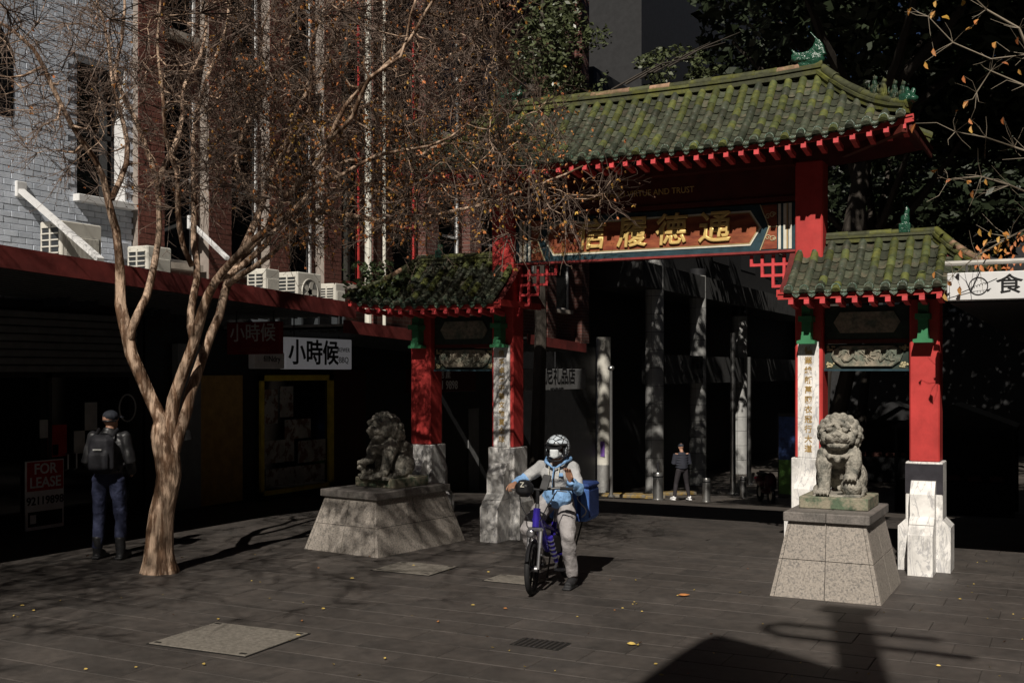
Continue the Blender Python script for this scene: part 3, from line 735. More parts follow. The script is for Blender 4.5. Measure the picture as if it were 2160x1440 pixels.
for yp in (-.4, 1.15, 2.7, 4.3, 6.1, 8.0, 10.0, 12.1, 14.3, 16.6):
    pw = .55
    pil = MB().box(-.13, .1, yp - 6, yp + pw - 6, 3.0, HR).build('pilaster', m_rmort if yp < 5 else m_rb, rh)
    if yp < 5: brickfield(yp - 6 + .002, yp + pw - 6 - .002, 3.0, HR, .1, pil)
    if yp < 16:
        gap = 1.0 if k < 4 else 1.3
        for (z0_, z1_) in ((3.9, 6.6), (7.6, 10.2)):
            wn_ = MB().box(-.119, -.09, yp + pw + .1 - 6, yp + pw + gap - .15 - 6, z0_, z1_).build('window', m_glassd, rh)
            f2 = MB(); a, b = yp + pw + .1 - 6, yp + pw + gap - .15 - 6
            m_fr = m_red if k in (3, 4) else m_white2
            f2.box(-.1, -.05, a, a + .05, z0_, z1_); f2.box(-.1, -.05, b - .05, b, z0_, z1_); f2.box(-.1, -.05, a, b, z0_ - .0, z0_ + .06); f2.box(-.1, -.05, a, b, (z0_ + z1_) / 2, (z0_ + z1_) / 2 + .05)
            f2.build('frame', m_fr, wn_)
            MB().cbox((-.02, (a + b) / 2, z0_ - .05), (.2, b - a + .1, .1)).build('sill', m_pale, wn_)
    k += 1
for yp in (1.3 + .42, 2.15):
    pass
def pipe(y, r, m, nm, z0=2.8, z1=HR): return MB().tube([(.17, y - 6, z0), (.17, y - 6, z1)], r, 8).build(nm, m, rh, smooth=True)
m_pipe = mat('white_downpipe', (.7, .68, .6), .5, var=.15)
pp = pix(770, 600, 19.0)
def wall_y(px):                                  # where the view ray through px meets the left building line
    al = math.atan((px - 1080) / FPX); return (WX - CX) / math.tan(al - R(27)) + CY
pipe(wall_y(762), .07, m_pipe, 'downpipe'); pipe(wall_y(796), .035, m_pipe, 'conduit')
# --- awnings
m_awn = mat('dark_red_fascia', (.22, .045, .04), .55, var=.3, scale=3, col2=(.12, .028, .026), c2scale=1.2, stretch=(1, 1, 1))
m_soff = mat('awning_soffit', (.09, .095, .095), .6, var=.2)
m_awtop = mat('awning_roof_metal', (.35, .34, .32), .6, var=.25)
def awning(xe, ya, yb, za, zb, fh, label, ribs=14):
    e = empty('shop_awning', (WX, (ya + yb) / 2, 0)); tag(e, label, 'awning', 'awnings along the left shops'); ym = (ya + yb) / 2
    def Z(y): return za + (zb - za) * (y - ya) / (yb - ya)
    for nm, x0_, x1_, t0_, t1_, m_ in (('roof_sheet', 0, xe - WX - .03, -.1, -.06, m_awtop), ('soffit', 0.02, xe - WX - .035, -fh + .05, -fh + .065, m_soff), ('fascia', xe - WX - .03, xe - WX, -fh, 0, m_awn)):
        mb = MB(); v = []
        for y in (ya, yb):
            for x in (x0_, x1_):
                for t in (t0_, t1_): v.append((x, y - ym, Z(y) + t))
        mb.add(v, [(0, 1, 3, 2), (4, 6, 7, 5), (0, 2, 6, 4), (1, 5, 7, 3), (0, 4, 5, 1), (2, 3, 7, 6)]); mb.build(nm, m_, e)
    for i in range(ribs):
        x = .15 + (xe - WX - .3) * i / (ribs - 1); mb = MB(); v = []
        for y in (ya, yb):
            for (a, t) in ((x - .02, -fh + .02), (x + .02, -fh + .02), (x + .02, -fh + .049), (x - .02, -fh + .049)): v.append((a, y - ym, Z(y) + t))
        mb.add(v, [(0, 1, 2, 3), (4, 7, 6, 5), (0, 4, 5, 1), (1, 5, 6, 2), (2, 6, 7, 3), (3, 7, 4, 0)]); mb.build('soffit_rib', m_soff, e)
    return e
aw1 = awning(-5.3, -9, 1.35, awz(-9), awz(1.35), .235, 'long dark red shop awning over the pavement, running behind the bare tree')
aw2 = awning(-5.55, 1.4, 7.3, 2.97, 2.75, .2, 'lower dark red awning seen under the ivy covered side roof')
aw3 = awning(-5.3, 7.4, 10.4, 2.93, 2.8, .2, 'short far red awning seen just right of the inner marble column')
# awning stays
for i, (a, b, lab) in enumerate((((42, 400), (212, 548), 'white steel awning stay bolted to the white brick wall'), ((402, 470), (480, 545), 'thin steel awning stay on the red brick house'))):
    al = math.atan((a[0] - 1080) / FPX); D = (WX - CX) / math.tan(al - R(27)); ya = D + CY; Ya = .891 * D - .454 * (WX - CX)
    za = CZ - (a[1] - HOR) / FPX * Ya
    xb = -6.0 if i == 0 else -6.6; al = math.atan((b[0] - 1080) / FPX); D = (xb - CX) / math.tan(al - R(27)); yb = D + CY; Yb = .891 * D - .454 * (xb - CX); zb = CZ - (b[1] - HOR) / FPX * Yb
    e = empty('awning_stay', (WX, ya, za)); tag(e, lab, 'awning stay', 'awning stays')
    d = Vector((xb - WX, yb - ya, zb - za)); q = d.to_track_quat('Y', 'Z').to_matrix().to_4x4(); s_ = .045 if i == 0 else .03
    MB().box(-s_, s_, 0, d.length, -.025, .025).build('bar', m_white2, e).matrix_local = q
    MB().cbox((.02, 0, 0), (.05, .17, .22), bev=.01).build('wall_plate', m_white2, e)
# --- air conditioners standing on the awning
m_ac = mat('aircon_casing', (.62, .6, .54), .5, var=.15, scale=8, col2=(.42, .4, .36), c2scale=2)
m_grille = mat('aircon_grille', (.04, .045, .05), .5)
def aircon(px0, px1, xf, h, label, depth=.34, louvre=True, fan=False):
    """condenser with its face to the street at x = xf, between pixels px0 and px1"""
    def yy(px): return (xf - CX) / math.tan(math.atan((px - 1080) / FPX) - R(27)) + CY
    a, b = yy(px0), yy(px1); zb = awz((a + b) / 2) - .06 if (a + b) / 2 < 1.35 else 3.2
    e = empty('air_conditioner', (xf - depth / 2, (a + b) / 2, zb)); tag(e, label, 'air conditioner', 'air conditioner units on the awning')
    w_ = b - a; d_ = depth
    MB().cbox((0, 0, h / 2 + .05), (d_, w_, h), bev=.015).build('casing', m_ac, e)
    for s_ in (-1, 1): MB().cbox((0, s_ * w_ * .35, -.1), (d_ + .04, .05, .3)).build('foot', m_grille, e)
    g_ = MB().box(-d_ / 2 + .05, d_ / 2 - .06, -w_ / 2 - .004, -w_ / 2 + .01, .1, h - .02).build('side_grille', m_grille, e)
    for k in range(9): MB().box(-d_ / 2 + .04, d_ / 2 - .05, -w_ / 2 - .018, -w_ / 2 - .004, .1 + (h - .14) * k / 8, .1 + (h - .14) * k / 8 + .018).build('louvre', m_ac, g_)
    MB().box(-.01, .015, -w_ / 2 - .02, -w_ / 2 - .004, .1, h).build('louvre_post', m_ac, g_)
    if fan:
        f_ = MB(); f_.tube([(d_ / 2 + .008, .0 + .0 + (h * .36) * math.cos(q), h * .55 + h * .36 * math.sin(q)) for q in [2 * math.pi * k / 24 for k in range(25)]], .012, 5); o_ = f_.build('fan_ring', m_ac, e, smooth=True)
        MB().tube([(d_ / 2 + .001, 0, h * .55), (d_ / 2 + .004, 0, h * .55)], h * .34, 20).build('fan_well', mat('aircon_dark', (.2, .2, .19), .6), o_)
        for k in range(5): MB().cbox((d_ / 2 + .006, 0, h * .55), (.006, h * .34, .09), Matrix.Translation((0, 0, h * .55)) @ Matrix.Rotation(k * 1.257, 4, 'X') @ Matrix.Translation((0, h * .17, -h * .55))).build('fan_blade', m_ac, o_)
    else:
        p_ = MB().cbox((d_ / 2 + .004, .0, h * .48), (.012, w_ * .86, h * .72), bev=.004).build('front_panel', mat('aircon_panel', (.4, .39, .36), .6), e)
        n_ = 26
        for k in range(n_): MB().box(d_ / 2 + .01, d_ / 2 + .018, -w_ * .41 + w_ * .82 * k / n_, -w_ * .41 + w_ * .82 * k / n_ + w_ * .012, h * .14, h * .82).build('slat', m_ac, p_)
aircon(130, 215, -7.45, .84, 'white air conditioner crossed by the awning stay, nearest of the row', .42)
aircon(312, 362, -7.45, .72, 'white air conditioner between the two left tree limbs', .42)
aircon(560, 590, -7.3, .62, 'grey air conditioner right of the tangled tree fork', .4)
aircon(628, 678, -7.2, .62, 'air conditioner with round fan and louvred side on the awning', .45, fan=True)
aircon(708, 728, -7.2, .5, 'small air conditioner at the end of the row beside the ivy', .4)
# --- shopfronts under the awning
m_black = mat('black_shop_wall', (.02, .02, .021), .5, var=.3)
m_shut = mat('roller_shutter_grey', (.16, .165, .165), .6, var=.2)
m_pale_p = mat('paper_notice', (.5, .5, .48), .8, var=.2)
m_sgnred = mat('sign_red', (.45, .03, .03), .6); m_sgnwhite = mat('sign_white', (.8, .79, .8), .55, var=.1)
m_sgnblack = mat('sign_black', (.012, .012, .013), .5)
sh = empty('vacant_shop', (WX, -4, 0)); tag(sh, 'vacant dark shopfront with grey roller shutter box and glass doors', 'shopfront')
SX = .2
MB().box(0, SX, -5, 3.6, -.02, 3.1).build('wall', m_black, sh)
for k in range(8): MB().cbox((SX + .05, -.6, 2.2 + k * .105), (.1, 8.0, .092), bev=.012).build('shutter_slat', m_shut, sh)
for yy in (-2.2, -.6, 1.0, 2.6):
    gl = MB().box(SX, SX + .012, yy - .72, yy + .72, .12, 2.08).build('glass_pane', m_glassd, sh)
    f_ = MB(); f_.box(SX, SX + .05, yy - .78, yy - .72, .0, 2.14); f_.box(SX, SX + .05, yy - .78, yy + .72, .0, .12); f_.box(SX, SX + .05, yy - .78, yy + .72, 2.08, 2.14); f_.build('frame', m_frame, gl)
def shop_y(px): return (WX + .23 - CX) / math.tan(math.atan((px - 1080) / FPX) - R(27)) + CY
def notice(px0, px1, z0_, z1_, m_, parent=sh, x=.235): 
    a, b = shop_y(px0) + 4, shop_y(px1) + 4
    return MB().box(x, x + .006, a, b, z0_, z1_).build('notice', m_, parent)
notice(178, 204, 1.32, 1.72, m_pale_p); notice(100, 140, .98, 1.42, m_sgnred); notice(155, 178, 1.0, 1.32, m_pale_p); notice(83, 100, 1.25, 1.5, m_pale_p); notice(110, 122, 1.0, 1.15, m_sgnwhite)
for px in (138, 156): 
    y = shop_y(px) + 4; MB().tube([(SX + .03, y, .78), (SX + .08, y, .8), (SX + .08, y, 1.0), (SX + .03, y, 1.02)], .012, 6).build('door_handle', mat('steel', (.5, .5, .5), .3, metal=.9), sh)
y = shop_y(268) + 4; MB().tube([(SX + .04, y + .16 * math.cos(q), 1.62 + .2 * math.sin(q)) for q in [k * .2618 for k in range(25)]], .012, 5).build('round_emblem', m_pale_p, sh)
# FOR LEASE board
ya, yb = shop_y(50), shop_y(130); e = empty('lease_board', (WX + .26, (ya + yb) / 2, 0.0)); tag(e, 'red and white FOR LEASE board with phone number leaning on the vacant shop', 'sign')
W_ = yb - ya; bo = MB().cbox((0, 0, .48), (.03, W_, .94), bev=.004).build('board', m_sgnwhite, e)
MB().box(.015, .018, -W_ / 2 + .015, W_ / 2 - .015, .54, .935).build('red_field', m_sgnred, e)
MB().box(.015, .018, -W_ / 2 + .03, W_ / 2 - .03, .06, .26).build('agent_panel', m_sgnblack, e)
MB().box(.018, .02, -W_ / 2 + .06, -W_ / 2 + .16, .1, .22).build('agent_logo', m_sgnwhite, e)
text('FOR', .2, (.019, 0, .83), m_sgnwhite, e, face='+x', ext=.002, bevel=.004); text('LEASE', .2, (.019, 0, .645), m_sgnwhite, e, face='+x', ext=.002, bevel=.004)
text('92119898', .155, (.0165, 0, .4), m_sgnblack, e, face='+x', ext=.002, bevel=.003)
# barbecue shop
bs = empty('barbecue_shop', (WX, 3, 0)); tag(bs, 'narrow barbecue shop with yellow framed menu window under the awning', 'shopfront')
MB().box(0, SX, -3.35, 4.4, -.2, 3.1).build('wall', m_black, bs)
m_ochre = mat('dim_ochre_panel', (.5, .3, .09), .6, var=.25); m_yel = mat('yellow_frame', (.8, .6, .06), .5); m_graytile = mat('grey_tiled_pier', (.25, .26, .26), .5, var=.15)
def sp(px0, px1, z0_, z1_, m_, nm, x=SX, t=.05):
    return MB().box(x, x + t, shop_y(px0) - 3, shop_y(px1) - 3, z0_, z1_).build(nm, m_, bs)
sp(366, 415, -.02, 2.6, m_graytile, 'grey_pier', t=.12); sp(420, 510, -.02, 2.1, m_ochre, 'ochre_door')
wn2 = sp(548, 700, .05, 2.05, m_glassd, 'menu_window', t=.03)
for (a, b, c, d) in ((546, 553, 0, 2.1), (690, 700, 0, 2.1), (546, 700, 2.0, 2.1), (546, 700, 0, .08)): sp(a, b, c, d, m_yel, 'yellow_frame', x=SX + .03)
rq = random.Random(4)
m_p1 = mat('menu_poster', (.5, .47, .42), .7, var=.3, scale=6, col2=(.22, .12, .08), c2lo=.5, c2hi=.54, c2scale=5)
for (a, b, c, d) in ((556, 585, 1.25, 1.85), (590, 618, 1.35, 1.9), (600, 655, .95, 1.3), (556, 620, .55, .95), (628, 686, .5, .9), (560, 684, .14, .45)): sp(a, b, c, d, m_p1, 'menu_poster', x=SX + .032, t=.006)
sp(702, 770, -.3, 2.2, mat('shop_dark_red', (.05, .012, .01), .6), 'side_panel')
# white light-box sign and the dark red blade sign
def yat(x, px): return (x - CX) / math.tan(math.atan((px - 1080) / FPX) - R(27)) + CY
xs_ = -6.35; a, b = yat(xs_, 597), yat(xs_, 735); e = empty('light_box_sign', (xs_, (a + b) / 2, 2.45)); tag(e, 'white light box sign with black brushed characters hanging under the awning', 'sign')
MB().cbox((0, 0, 0), (.14, b - a, .5), bev=.01).build('box', mat('glow_lifted_sign_face', (.8, .79, .82), .5, var=.06, emit=.09), e)  # faint glow added to lift the white face out of the awning shade
text('小時候', .42, (.072, -.17, -.01), m_sgnblack, e, face='+x', ext=.002, bevel=.008, sx=1.05)
text('SKEWER', .1, (.072, .62, .07), m_sgnblack, e, face='+x', ext=.002); text('·BBQ', .14, (.072, .62, -.1), m_sgnblack, e, face='+x', ext=.002)
for s_ in (-1, 1): MB().tube([(0, s_ * .6, .25), (0, s_ * .6, .7)], .012, 5).build('hanger', m_frame, e)
a2, b2 = yat(xs_, 530), yat(xs_, 594); e2 = empty('small_light_box', (xs_, (a2 + b2) / 2, 2.33)); tag(e2, 'small white sign panel left of the white light box sign', 'sign')
MB().cbox((0, 0, 0), (.12, b2 - a2, .25), bev=.01).build('box', m_sgnwhite, e2); text('fillNdry', .13, (.062, .05, .02), m_sgnblack, e2, face='+x', ext=.002)
yb_ = .1; c0, c1 = -6.75, -5.75
e = empty('blade_sign', ((c0 + c1) / 2, yb_, 2.66)); tag(e, 'dark red hanging sign with pale characters facing the viewer under the awning', 'sign')
MB().cbox((0, 0, 0), (c1 - c0, .1, .48), bev=.01).build('box', mat('blade_sign_red', (.2, .02, .025), .5), e)
text('小時候', .29, (0, -.052, .06), m_pale_p, e, ext=.002, bevel=.002); text('SKEWER·BBQ', .09, (.05, -.052, -.17), mat('sign_dim_red', (.25, .06, .05)), e, ext=.002)
for s_ in (-1, 1): MB().tube([(s_ * .35, 0, .24), (s_ * .35, 0, .5)], .012, 5).build('hanger', m_frame, e)
# shops behind the gateway on the left
ls = empty('estate_agent_shop', (WX, 9, 0)); tag(ls, 'dim estate agent shopfront behind the left bay of the gateway', 'shopfront')
MB().box(0, .15, -1.6, 8.5, -1.9, 2.9).build('wall', m_black, ls)
for yy in (-.9, .8, 2.6): MB().box(.15, .17, yy, yy + .5, -.7, 1.3).build('door_panel', mat('pale_door', (.2, .2, .2), .6), ls)
xs_ = -6.6
def hang_sign(px0, px1, py0, py1, x, label, m_, lines, mt, cat='sign'):
    a, b = yat(x, px0), yat(x, px1); D_ = (a + b) / 2 - CY; Yc = .891 * D_ - .454 * (x - CX)
    z1_, z0_ = CZ - (py0 - HOR) / FPX * Yc, CZ - (py1 - HOR) / FPX * Yc
    e = empty('hanging_sign', (x, (a + b) / 2, (z0_ + z1_) / 2)); tag(e, label, cat)
    MB().cbox((0, 0, 0), (.1, b - a, z1_ - z0_), bev=.01).build('box', m_, e)
    MB().tube([(0, 0, (z1_ - z0_) / 2), (0, 0, 2.7 - (z0_ + z1_) / 2)], .015, 5).build('hanger', m_frame, e)
    for t_, s_, dz in lines: text(t_, s_, (.052, 0, dz), mt, e, face='+x', ext=.002, bevel=.003)
    return e
hang_sign(860, 1000, 778, 826, -6.6, 'dark red estate agent sign with white phone number seen through the left bay', mat('sign_dark_red', (.06, .012, .014), .5), (('地 產', .2, .12), ('9211 9898', .24, -.1)), m_sgnwhite)
hang_sign(1102, 1232, 778, 822, -6.9, 'pale gift shop sign with black characters right of the marble column', mat('sign_grey', (.22, .22, .22), .6), (('悉尼礼品店', .45, .06), ('SYDNEY GIFTS', .12, -.25)), m_sgnblack)
# white paddle shape that catches the sun and the wire lamp
q = pix(1222, 800, 25.5)
# ============================================================ STREET BEYOND THE GATEWAY
m_conc2 = mat('dim_concrete', (.075, .075, .075), .7, var=.15, scale=3, col2=(.055, .055, .055), c2scale=2)
m_tilec = mat('pale_column_tile', (.4, .4, .39), .45, var=.12, scale=5, rnd=.06)
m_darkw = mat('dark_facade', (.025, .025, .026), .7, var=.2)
m_steel = mat('brushed_steel', (.55, .55, .54), .3, metal=.9, var=.1)
ar = empty('arcade_building', (WX, 30, -2)); tag(ar, 'grey arcade building with round tiled columns deep in the street', 'building')
def A(x0, x1, y0, y1, z0, z1, m_, nm): return MB().box(x0 - WX, x1 - WX, y0 - 30, y1 - 30, z0 + 2, z1 + 2).build(nm, m_, ar)
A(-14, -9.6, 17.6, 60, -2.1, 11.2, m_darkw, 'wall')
A(-9.6, -7.7, 20.6, 60, 4.9, 5.7, m_conc2, 'upper_fascia'); A(-9.6, -8.4, 18.2, 60, 5.7, 11.4, m_darkw, 'upper_storey'); A(-14, -8.5, 22.6, 60, 11.4, 19, m_darkw, 'sky_cover_storey')  # dark slab on top added to cover the bright sky behind
A(-8.6, -7.75, 22.9, 60, 1.75, 2.75, m_conc2, 'sign_fascia')
for k in range(6): A(-8.45, -8.38, 22 + k * 4.2, 24.4 + k * 4.2, 6.6, 8.6, m_glassd, 'window')
def tiled_column(y, r, z1, x=-8.0):
    z0 = gz(y)
    c = MB().tube([(x - WX, y - 30, z0 + 2), (x - WX, y - 30, z1 + 2)], r - .008, 20).build('column', m_frame, ar, smooth=True)
    n = int((z1 - z0) / .6); nseg = 4
    for i in range(n):
        for s_ in range(nseg):
            vs = []; K = 5; a0 = s_ * 2 * math.pi / nseg + .012; a1 = (s_ + 1) * 2 * math.pi / nseg - .012
            for zz in (0, .586):
                for q in range(K + 1):
                    a = a0 + (a1 - a0) * q / K
                    vs.append((x - WX + r * math.cos(a), y - 30 + r * math.sin(a), z0 + 2 + i * .6 + .007 + zz))
            MB().add(vs, [(q, q + 1, K + 2 + q, K + 1 + q) for q in range(K)]).build('tile', m_tilec, c, smooth='all')
    return c
tiled_column(22.5, .31, 6.6); tiled_column(27.25, .31, 6.0); tiled_column(33.0, .31, 5.0)
c = MB().tube([(-8 - WX, 18.0 - 30, gz(18) + 2), (-8 - WX, 18.0 - 30, 2 + 3.2)], .22, 16).build('white_pillar', mat('white_pillar_paint', (.6, .58, .52), .6, var=.15), ar, smooth=True)
MB().tube([(-8 - WX, 18.0 - 30, gz(18) + 2), (-8 - WX, 18.0 - 30, gz(18) + 2 + .95)], .228, 16).build('perforated_sleeve', mat('sleeve_steel', (.42, .42, .41), .4, metal=.6, bump=.8, bscale=60), c, smooth=True)
MB().box(-8 - WX + .0, -8 - WX + .13, 17.77 - 30, 17.775 - 30, 2 - .35, 2 + .1).build('purple_poster', mat('poster_purple', (.2, .1, .4), .6), c)
text('S', .62, (-7.745 - WX, 24.6 - 30, 2 + 2.32), m_sgnblack, ar, face='+x', ext=.01, bevel=.01)
text('新瑞旅行', .42, (-7.745 - WX, 26.6 - 30, 2 + 2.45), m_sgnblack, ar, face='+x', ext=.01); text('Sunny Travel', .28, (-7.745 - WX, 26.6 - 30, 2 + 2.02), m_sgnblack, ar, face='+x', ext=.01)
# end of the street
eb = empty('far_street_end', (0, 50, -2.1)); tag(eb, 'dark building closing the far end of the street', 'building')
MB().box(-12, 18, 0, 4, 0, 16).build('wall', m_darkw, eb)
for k in range(9): MB().box(-10 + k * 2.6, -8.6 + k * 2.6, -.03, .0, 7.2, 9.0).build('window', m_glassd, eb)
pt = empty('pale_tower', (-20, 52, -2)); tag(pt, 'pale sunlit tower rising behind the dark street buildings', 'building')
MB().box(-1.1, 1.0, -3, 3, 0, 34).build('wall', mat('pale_render', (.62, .63, .66), .6, var=.06), pt)
for k in range(10): MB().box(-1.12, 1.02, -3.04, -3.0, 3.2 * k + 1.0, 3.2 * k + 1.12).build('floor_line', m_conc2, pt)
# right-hand buildings and an unseen block behind the viewer, added to cut low sky
rbz = empty('right_side_building', (13, 6, -2)); tag(rbz, 'building on the right side of the street, beyond the picture', 'building')
MB().box(-3.6, 5, -14, 40, 0, 15).build('wall', m_rb, rbz)
for k in range(8): MB().box(-3.64, -3.6, -12 + k * 5, -9.5 + k * 5, 6, 8.4).build('window', m_glassd, rbz)
bk = empty('sky_screen_block', (0, -46, 0)); tag(bk, 'unseen office block added behind the viewer to cut the low sky', 'building')
MB().box(-45, 45, -10, 4, -.5, 28).build('wall', m_darkw, bk)
for r_ in range(7):
    for k in range(20): MB().box(-42 + k * 4.2, -39.4 + k * 4.2, 4.0, 4.04, 3 + r_ * 3.6, 5 + r_ * 3.6).build('window', m_glassd, bk)
for (x0_, x1_, y0_, y1_, h_, lab) in ((-24, -11, -38, -16, 20, 'unseen corner building added left of the viewer to cut the low sky'), (14, 26, -34, -10, 22, 'unseen corner building added right of the viewer to cut the low sky')):
    e = empty('sky_screen_corner', ((x0_ + x1_) / 2, (y0_ + y1_) / 2, -.3)); tag(e, lab, 'building'); w_, d_ = (x1_ - x0_) / 2, (y1_ - y0_) / 2  # out-of-view blocks placed to screen low-angle sky light
    MB().box(-w_, w_, -d_, d_, 0, h_).build('wall', m_darkw, e)
    for r_ in range(5):
        for k in range(5):
            xw = w_ if x0_ < 0 else -w_
            MB().box(min(xw, xw * 1.004), max(xw, xw * 1.004), -d_ + 1.5 + k * 4, -d_ + 3.6 + k * 4, 3 + r_ * 3.4, 5 + r_ * 3.4).build('window', m_glassd, e)
# ---- dining pavilion with the white sign at the right
pv = empty('dining_pavilion', (5.6, 6, 0)); tag(pv, 'dark roofed dining pavilion at the right of the gateway', 'pavilion')
px0 = 3.52
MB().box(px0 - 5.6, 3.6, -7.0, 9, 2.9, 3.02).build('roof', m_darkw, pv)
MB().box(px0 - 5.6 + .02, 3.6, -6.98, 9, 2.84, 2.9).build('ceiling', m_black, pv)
for yy in (-6.6, -1.5, 3.5, 8.5): MB().cbox((2.2, yy, 1.1), (.12, .12, 3.5)).build('post', m_black, pv)
for yy in (3.2, 6.2): MB().box(px0 - 5.6 + .5, 3, yy, yy + .08, -1.1, .15).build('screen', m_black, pv)
MB().box(px0 - 5.6 + .2, 3, 6.6, 6.75, .55, 2.9).build('rear_panel', m_black, pv)
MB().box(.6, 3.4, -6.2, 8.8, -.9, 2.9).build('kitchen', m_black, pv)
e = empty('white_shop_sign', (px0, -1.02, 3.0)); tag(e, 'white sign with skewer emblem and black brush characters at the right edge', 'sign')
MB().cbox((.7, 0, 0), (1.4, .1, .275), bev=.008).build('box', mat('sign_white_lit', (.72, .72, .72), .5, var=.05), e)
MB().tube([(-.02, -.02, .235), (1.5, -.02, .235)], .026, 8).build('pipe_rail', mat('galvanised', (.5, .48, .44), .5, var=.2), e, smooth=True)
for xx in (.18, .9): MB().tube([(xx, -.02, .13), (xx, -.02, .23)], .014, 6).build('bracket', m_steel, e)
em = MB(); em.tube([(.29 + .085 * math.cos(q), -.052, .0 + .085 * math.sin(q)) for q in [k * 2 * math.pi / 28 for k in range(29)]], .006, 4)
em.tube([(.13, -.053, -.06), (.22, -.053, -.022)], .003, 4); em.tube([(.36, -.053, .025), (.46, -.053, .07)], .003, 4)
for k in range(7): em.tube([(.215 + .025 * k + .012 * math.cos(q), -.053, -.028 + .0085 * k + .02 * math.sin(q)) for q in [j * .7 for j in range(6)]], .002, 3)
for k in range(4): em.tube([(.25 + .03 * k, -.053, .05), (.25 + .03 * k, -.053, .068)], .002, 3); em.tube([(.25 + .03 * k, -.053, -.045), (.25 + .03 * k, -.053, -.066)], .002, 3)
em.build('skewer_emblem', m_sgnblack, e)
text('食尚重', .2, (.82, -.052, 0), m_sgnblack, e, ext=.002, bevel=.002, sx=1.25)
# ---- bollards, poles, scooter, poster in the street
def bollard(px, pyb, Y, h, r, label, lamp=False):
    q = pix(px, pyb, Y); e = empty('bollard', (q.x, q.y, gz(q.y))); tag(e, label, 'bollard', 'steel bollards across the street')
    MB().lathe([(r * 1.25, 0), (r * 1.25, .02), (r, .025), (r, h - .03), (r * .9, h), (r * .3, h + .005)], (0, 0, 0), 16).build('post', m_steel, e, smooth=True)
    MB().lathe([(r * 1.01, h * .82), (r * 1.01, h * .88)], (0, 0, 0), 16).build('band', m_frame, e)
    if lamp: MB().tube([(0, 0, h), (0, 0, h + .25)], .03, 8).build('stub', m_frame, e)
bollard(1388, 1062, 27, .66, .125, 'thick steel bollard standing alone left of the far pedestrian', True)
bollard(1490, 1048, 31, .66, .11, 'steel bollard just right of the far pedestrian')
bollard(1568, 1040, 36, .7, .1, 'slim far bollard in front of the parked scooter')
def pole(px, Y, z1, r, label, m_=m_steel):
    q = pix(px, 1040, Y); e = empty('street_pole', (q.x, q.y, gz(q.y))); tag(e, label, 'pole', 'steel poles in the far street')
    MB().tube([(0, 0, 0), (0, 0, z1)], [r, r * .8], 10).build('shaft', m_, e, smooth=True); MB().lathe([(r * 2, 0), (r * 2, .03), (r, .06)], (0, 0, 0), 10).build('base', m_, e)
    return e
pole(1546, 38, 5.5, .1, 'tall pale pole beside the arcade columns'); pole(1580, 42, 4.8, .09, 'thinner grey pole right of the tall pale pole')
e = pole(1289, 29, 3.3, .05, 'thin lamp pole with small round head near the white pillar'); MB().ell((0, 0, 3.35), (.09, .09, .07)).build('lamp_head', m_steel, e, smooth=True)
# blue and green poster stand
q = pix(1664, 1000, 26); e = empty('poster_stand', (q.x, q.y, gz(q.y))); tag(e, 'blue and green poster stand beside the right marble column', 'poster stand')
MB().cbox((0, 0, 1.2), (.5, .12, 2.0), bev=.02).build('frame', m_frame, e)
MB().box(-.22, .22, -.066, -.06, .3, 1.1).build('green_half', mat('poster_green', (.07, .16, .03), .5), e); MB().box(-.22, .22, -.066, -.06, 1.1, 2.1).build('blue_half', mat('poster_blue', (.03, .06, .18), .5, var=.6, scale=9), e)
# scooter
q = pix(1615, 1035, 34); e = empty('motor_scooter', (q.x, q.y, gz(q.y)), R(30)); tag(e, 'parked motor scooter with red tail in the dark street', 'scooter')
for yy in (-.6, .6):
    w_ = MB().tube([(.0, yy + .25 * math.cos(a), .27 + .25 * math.sin(a)) for a in [k * 2 * math.pi / 20 for k in range(21)]], .055, 8).build('wheel', m_frame, e, smooth=True)
    MB().tube([(-.03, yy, .27), (.03, yy, .27)], .15, 14).build('rim', m_steel, w_)
mb = MB(); mb.ell((0, .45, .62), (.17, .45, .2)); mb.ell((0, -.1, .35), (.16, .35, .08)); mb.tube([(0, -.6, .3), (0, -.45, .95)], [.06, .04], 8); mb.ell((0, -.52, .65), (.2, .1, .32)); fuse(mb, 'body', mat('scooter_dark_paint', (.08, .02, .03), .3), .03, 2, e)
MB().cbox((0, .3, .84), (.26, .65, .09), bev=.03).build('seat', m_frame, e); MB().tube([(-.32, -.42, 1.0), (0, -.46, .98), (.32, -.42, 1.0)], .02, 6).build('handlebar', m_frame, e)
MB().cbox((0, .92, .66), (.2, .04, .08), bev=.01).build('tail_lamp', mat('tail_red', (.7, .02, .06), .3), e)
# yellow kerb edging by the arcade columns
for k, (px, py) in enumerate(((1310, 1046), (1352, 1043), (1425, 1040))):
    q = pix(px, py, (31, 32, 37)[k]); e = MB().cbox((0, 0, .05), (.55, 1.3, .1), bev=.02).build('kerb_edge', mat('yellow_kerb_paint', (.26, .17, .04), .7, var=.3, scale=12, col2=(.16, .15, .13), c2scale=4)); e.location = (q.x, q.y, gz(q.y)); e.rotation_euler = (0, 0, R(-62 + 8 * k))
    tag(e, ('worn yellow kerb piece left of the thick steel bollard', 'worn yellow kerb piece behind the thick steel bollard', 'worn yellow kerb piece behind the far pedestrian')[k], 'kerb', 'yellow kerb pieces')
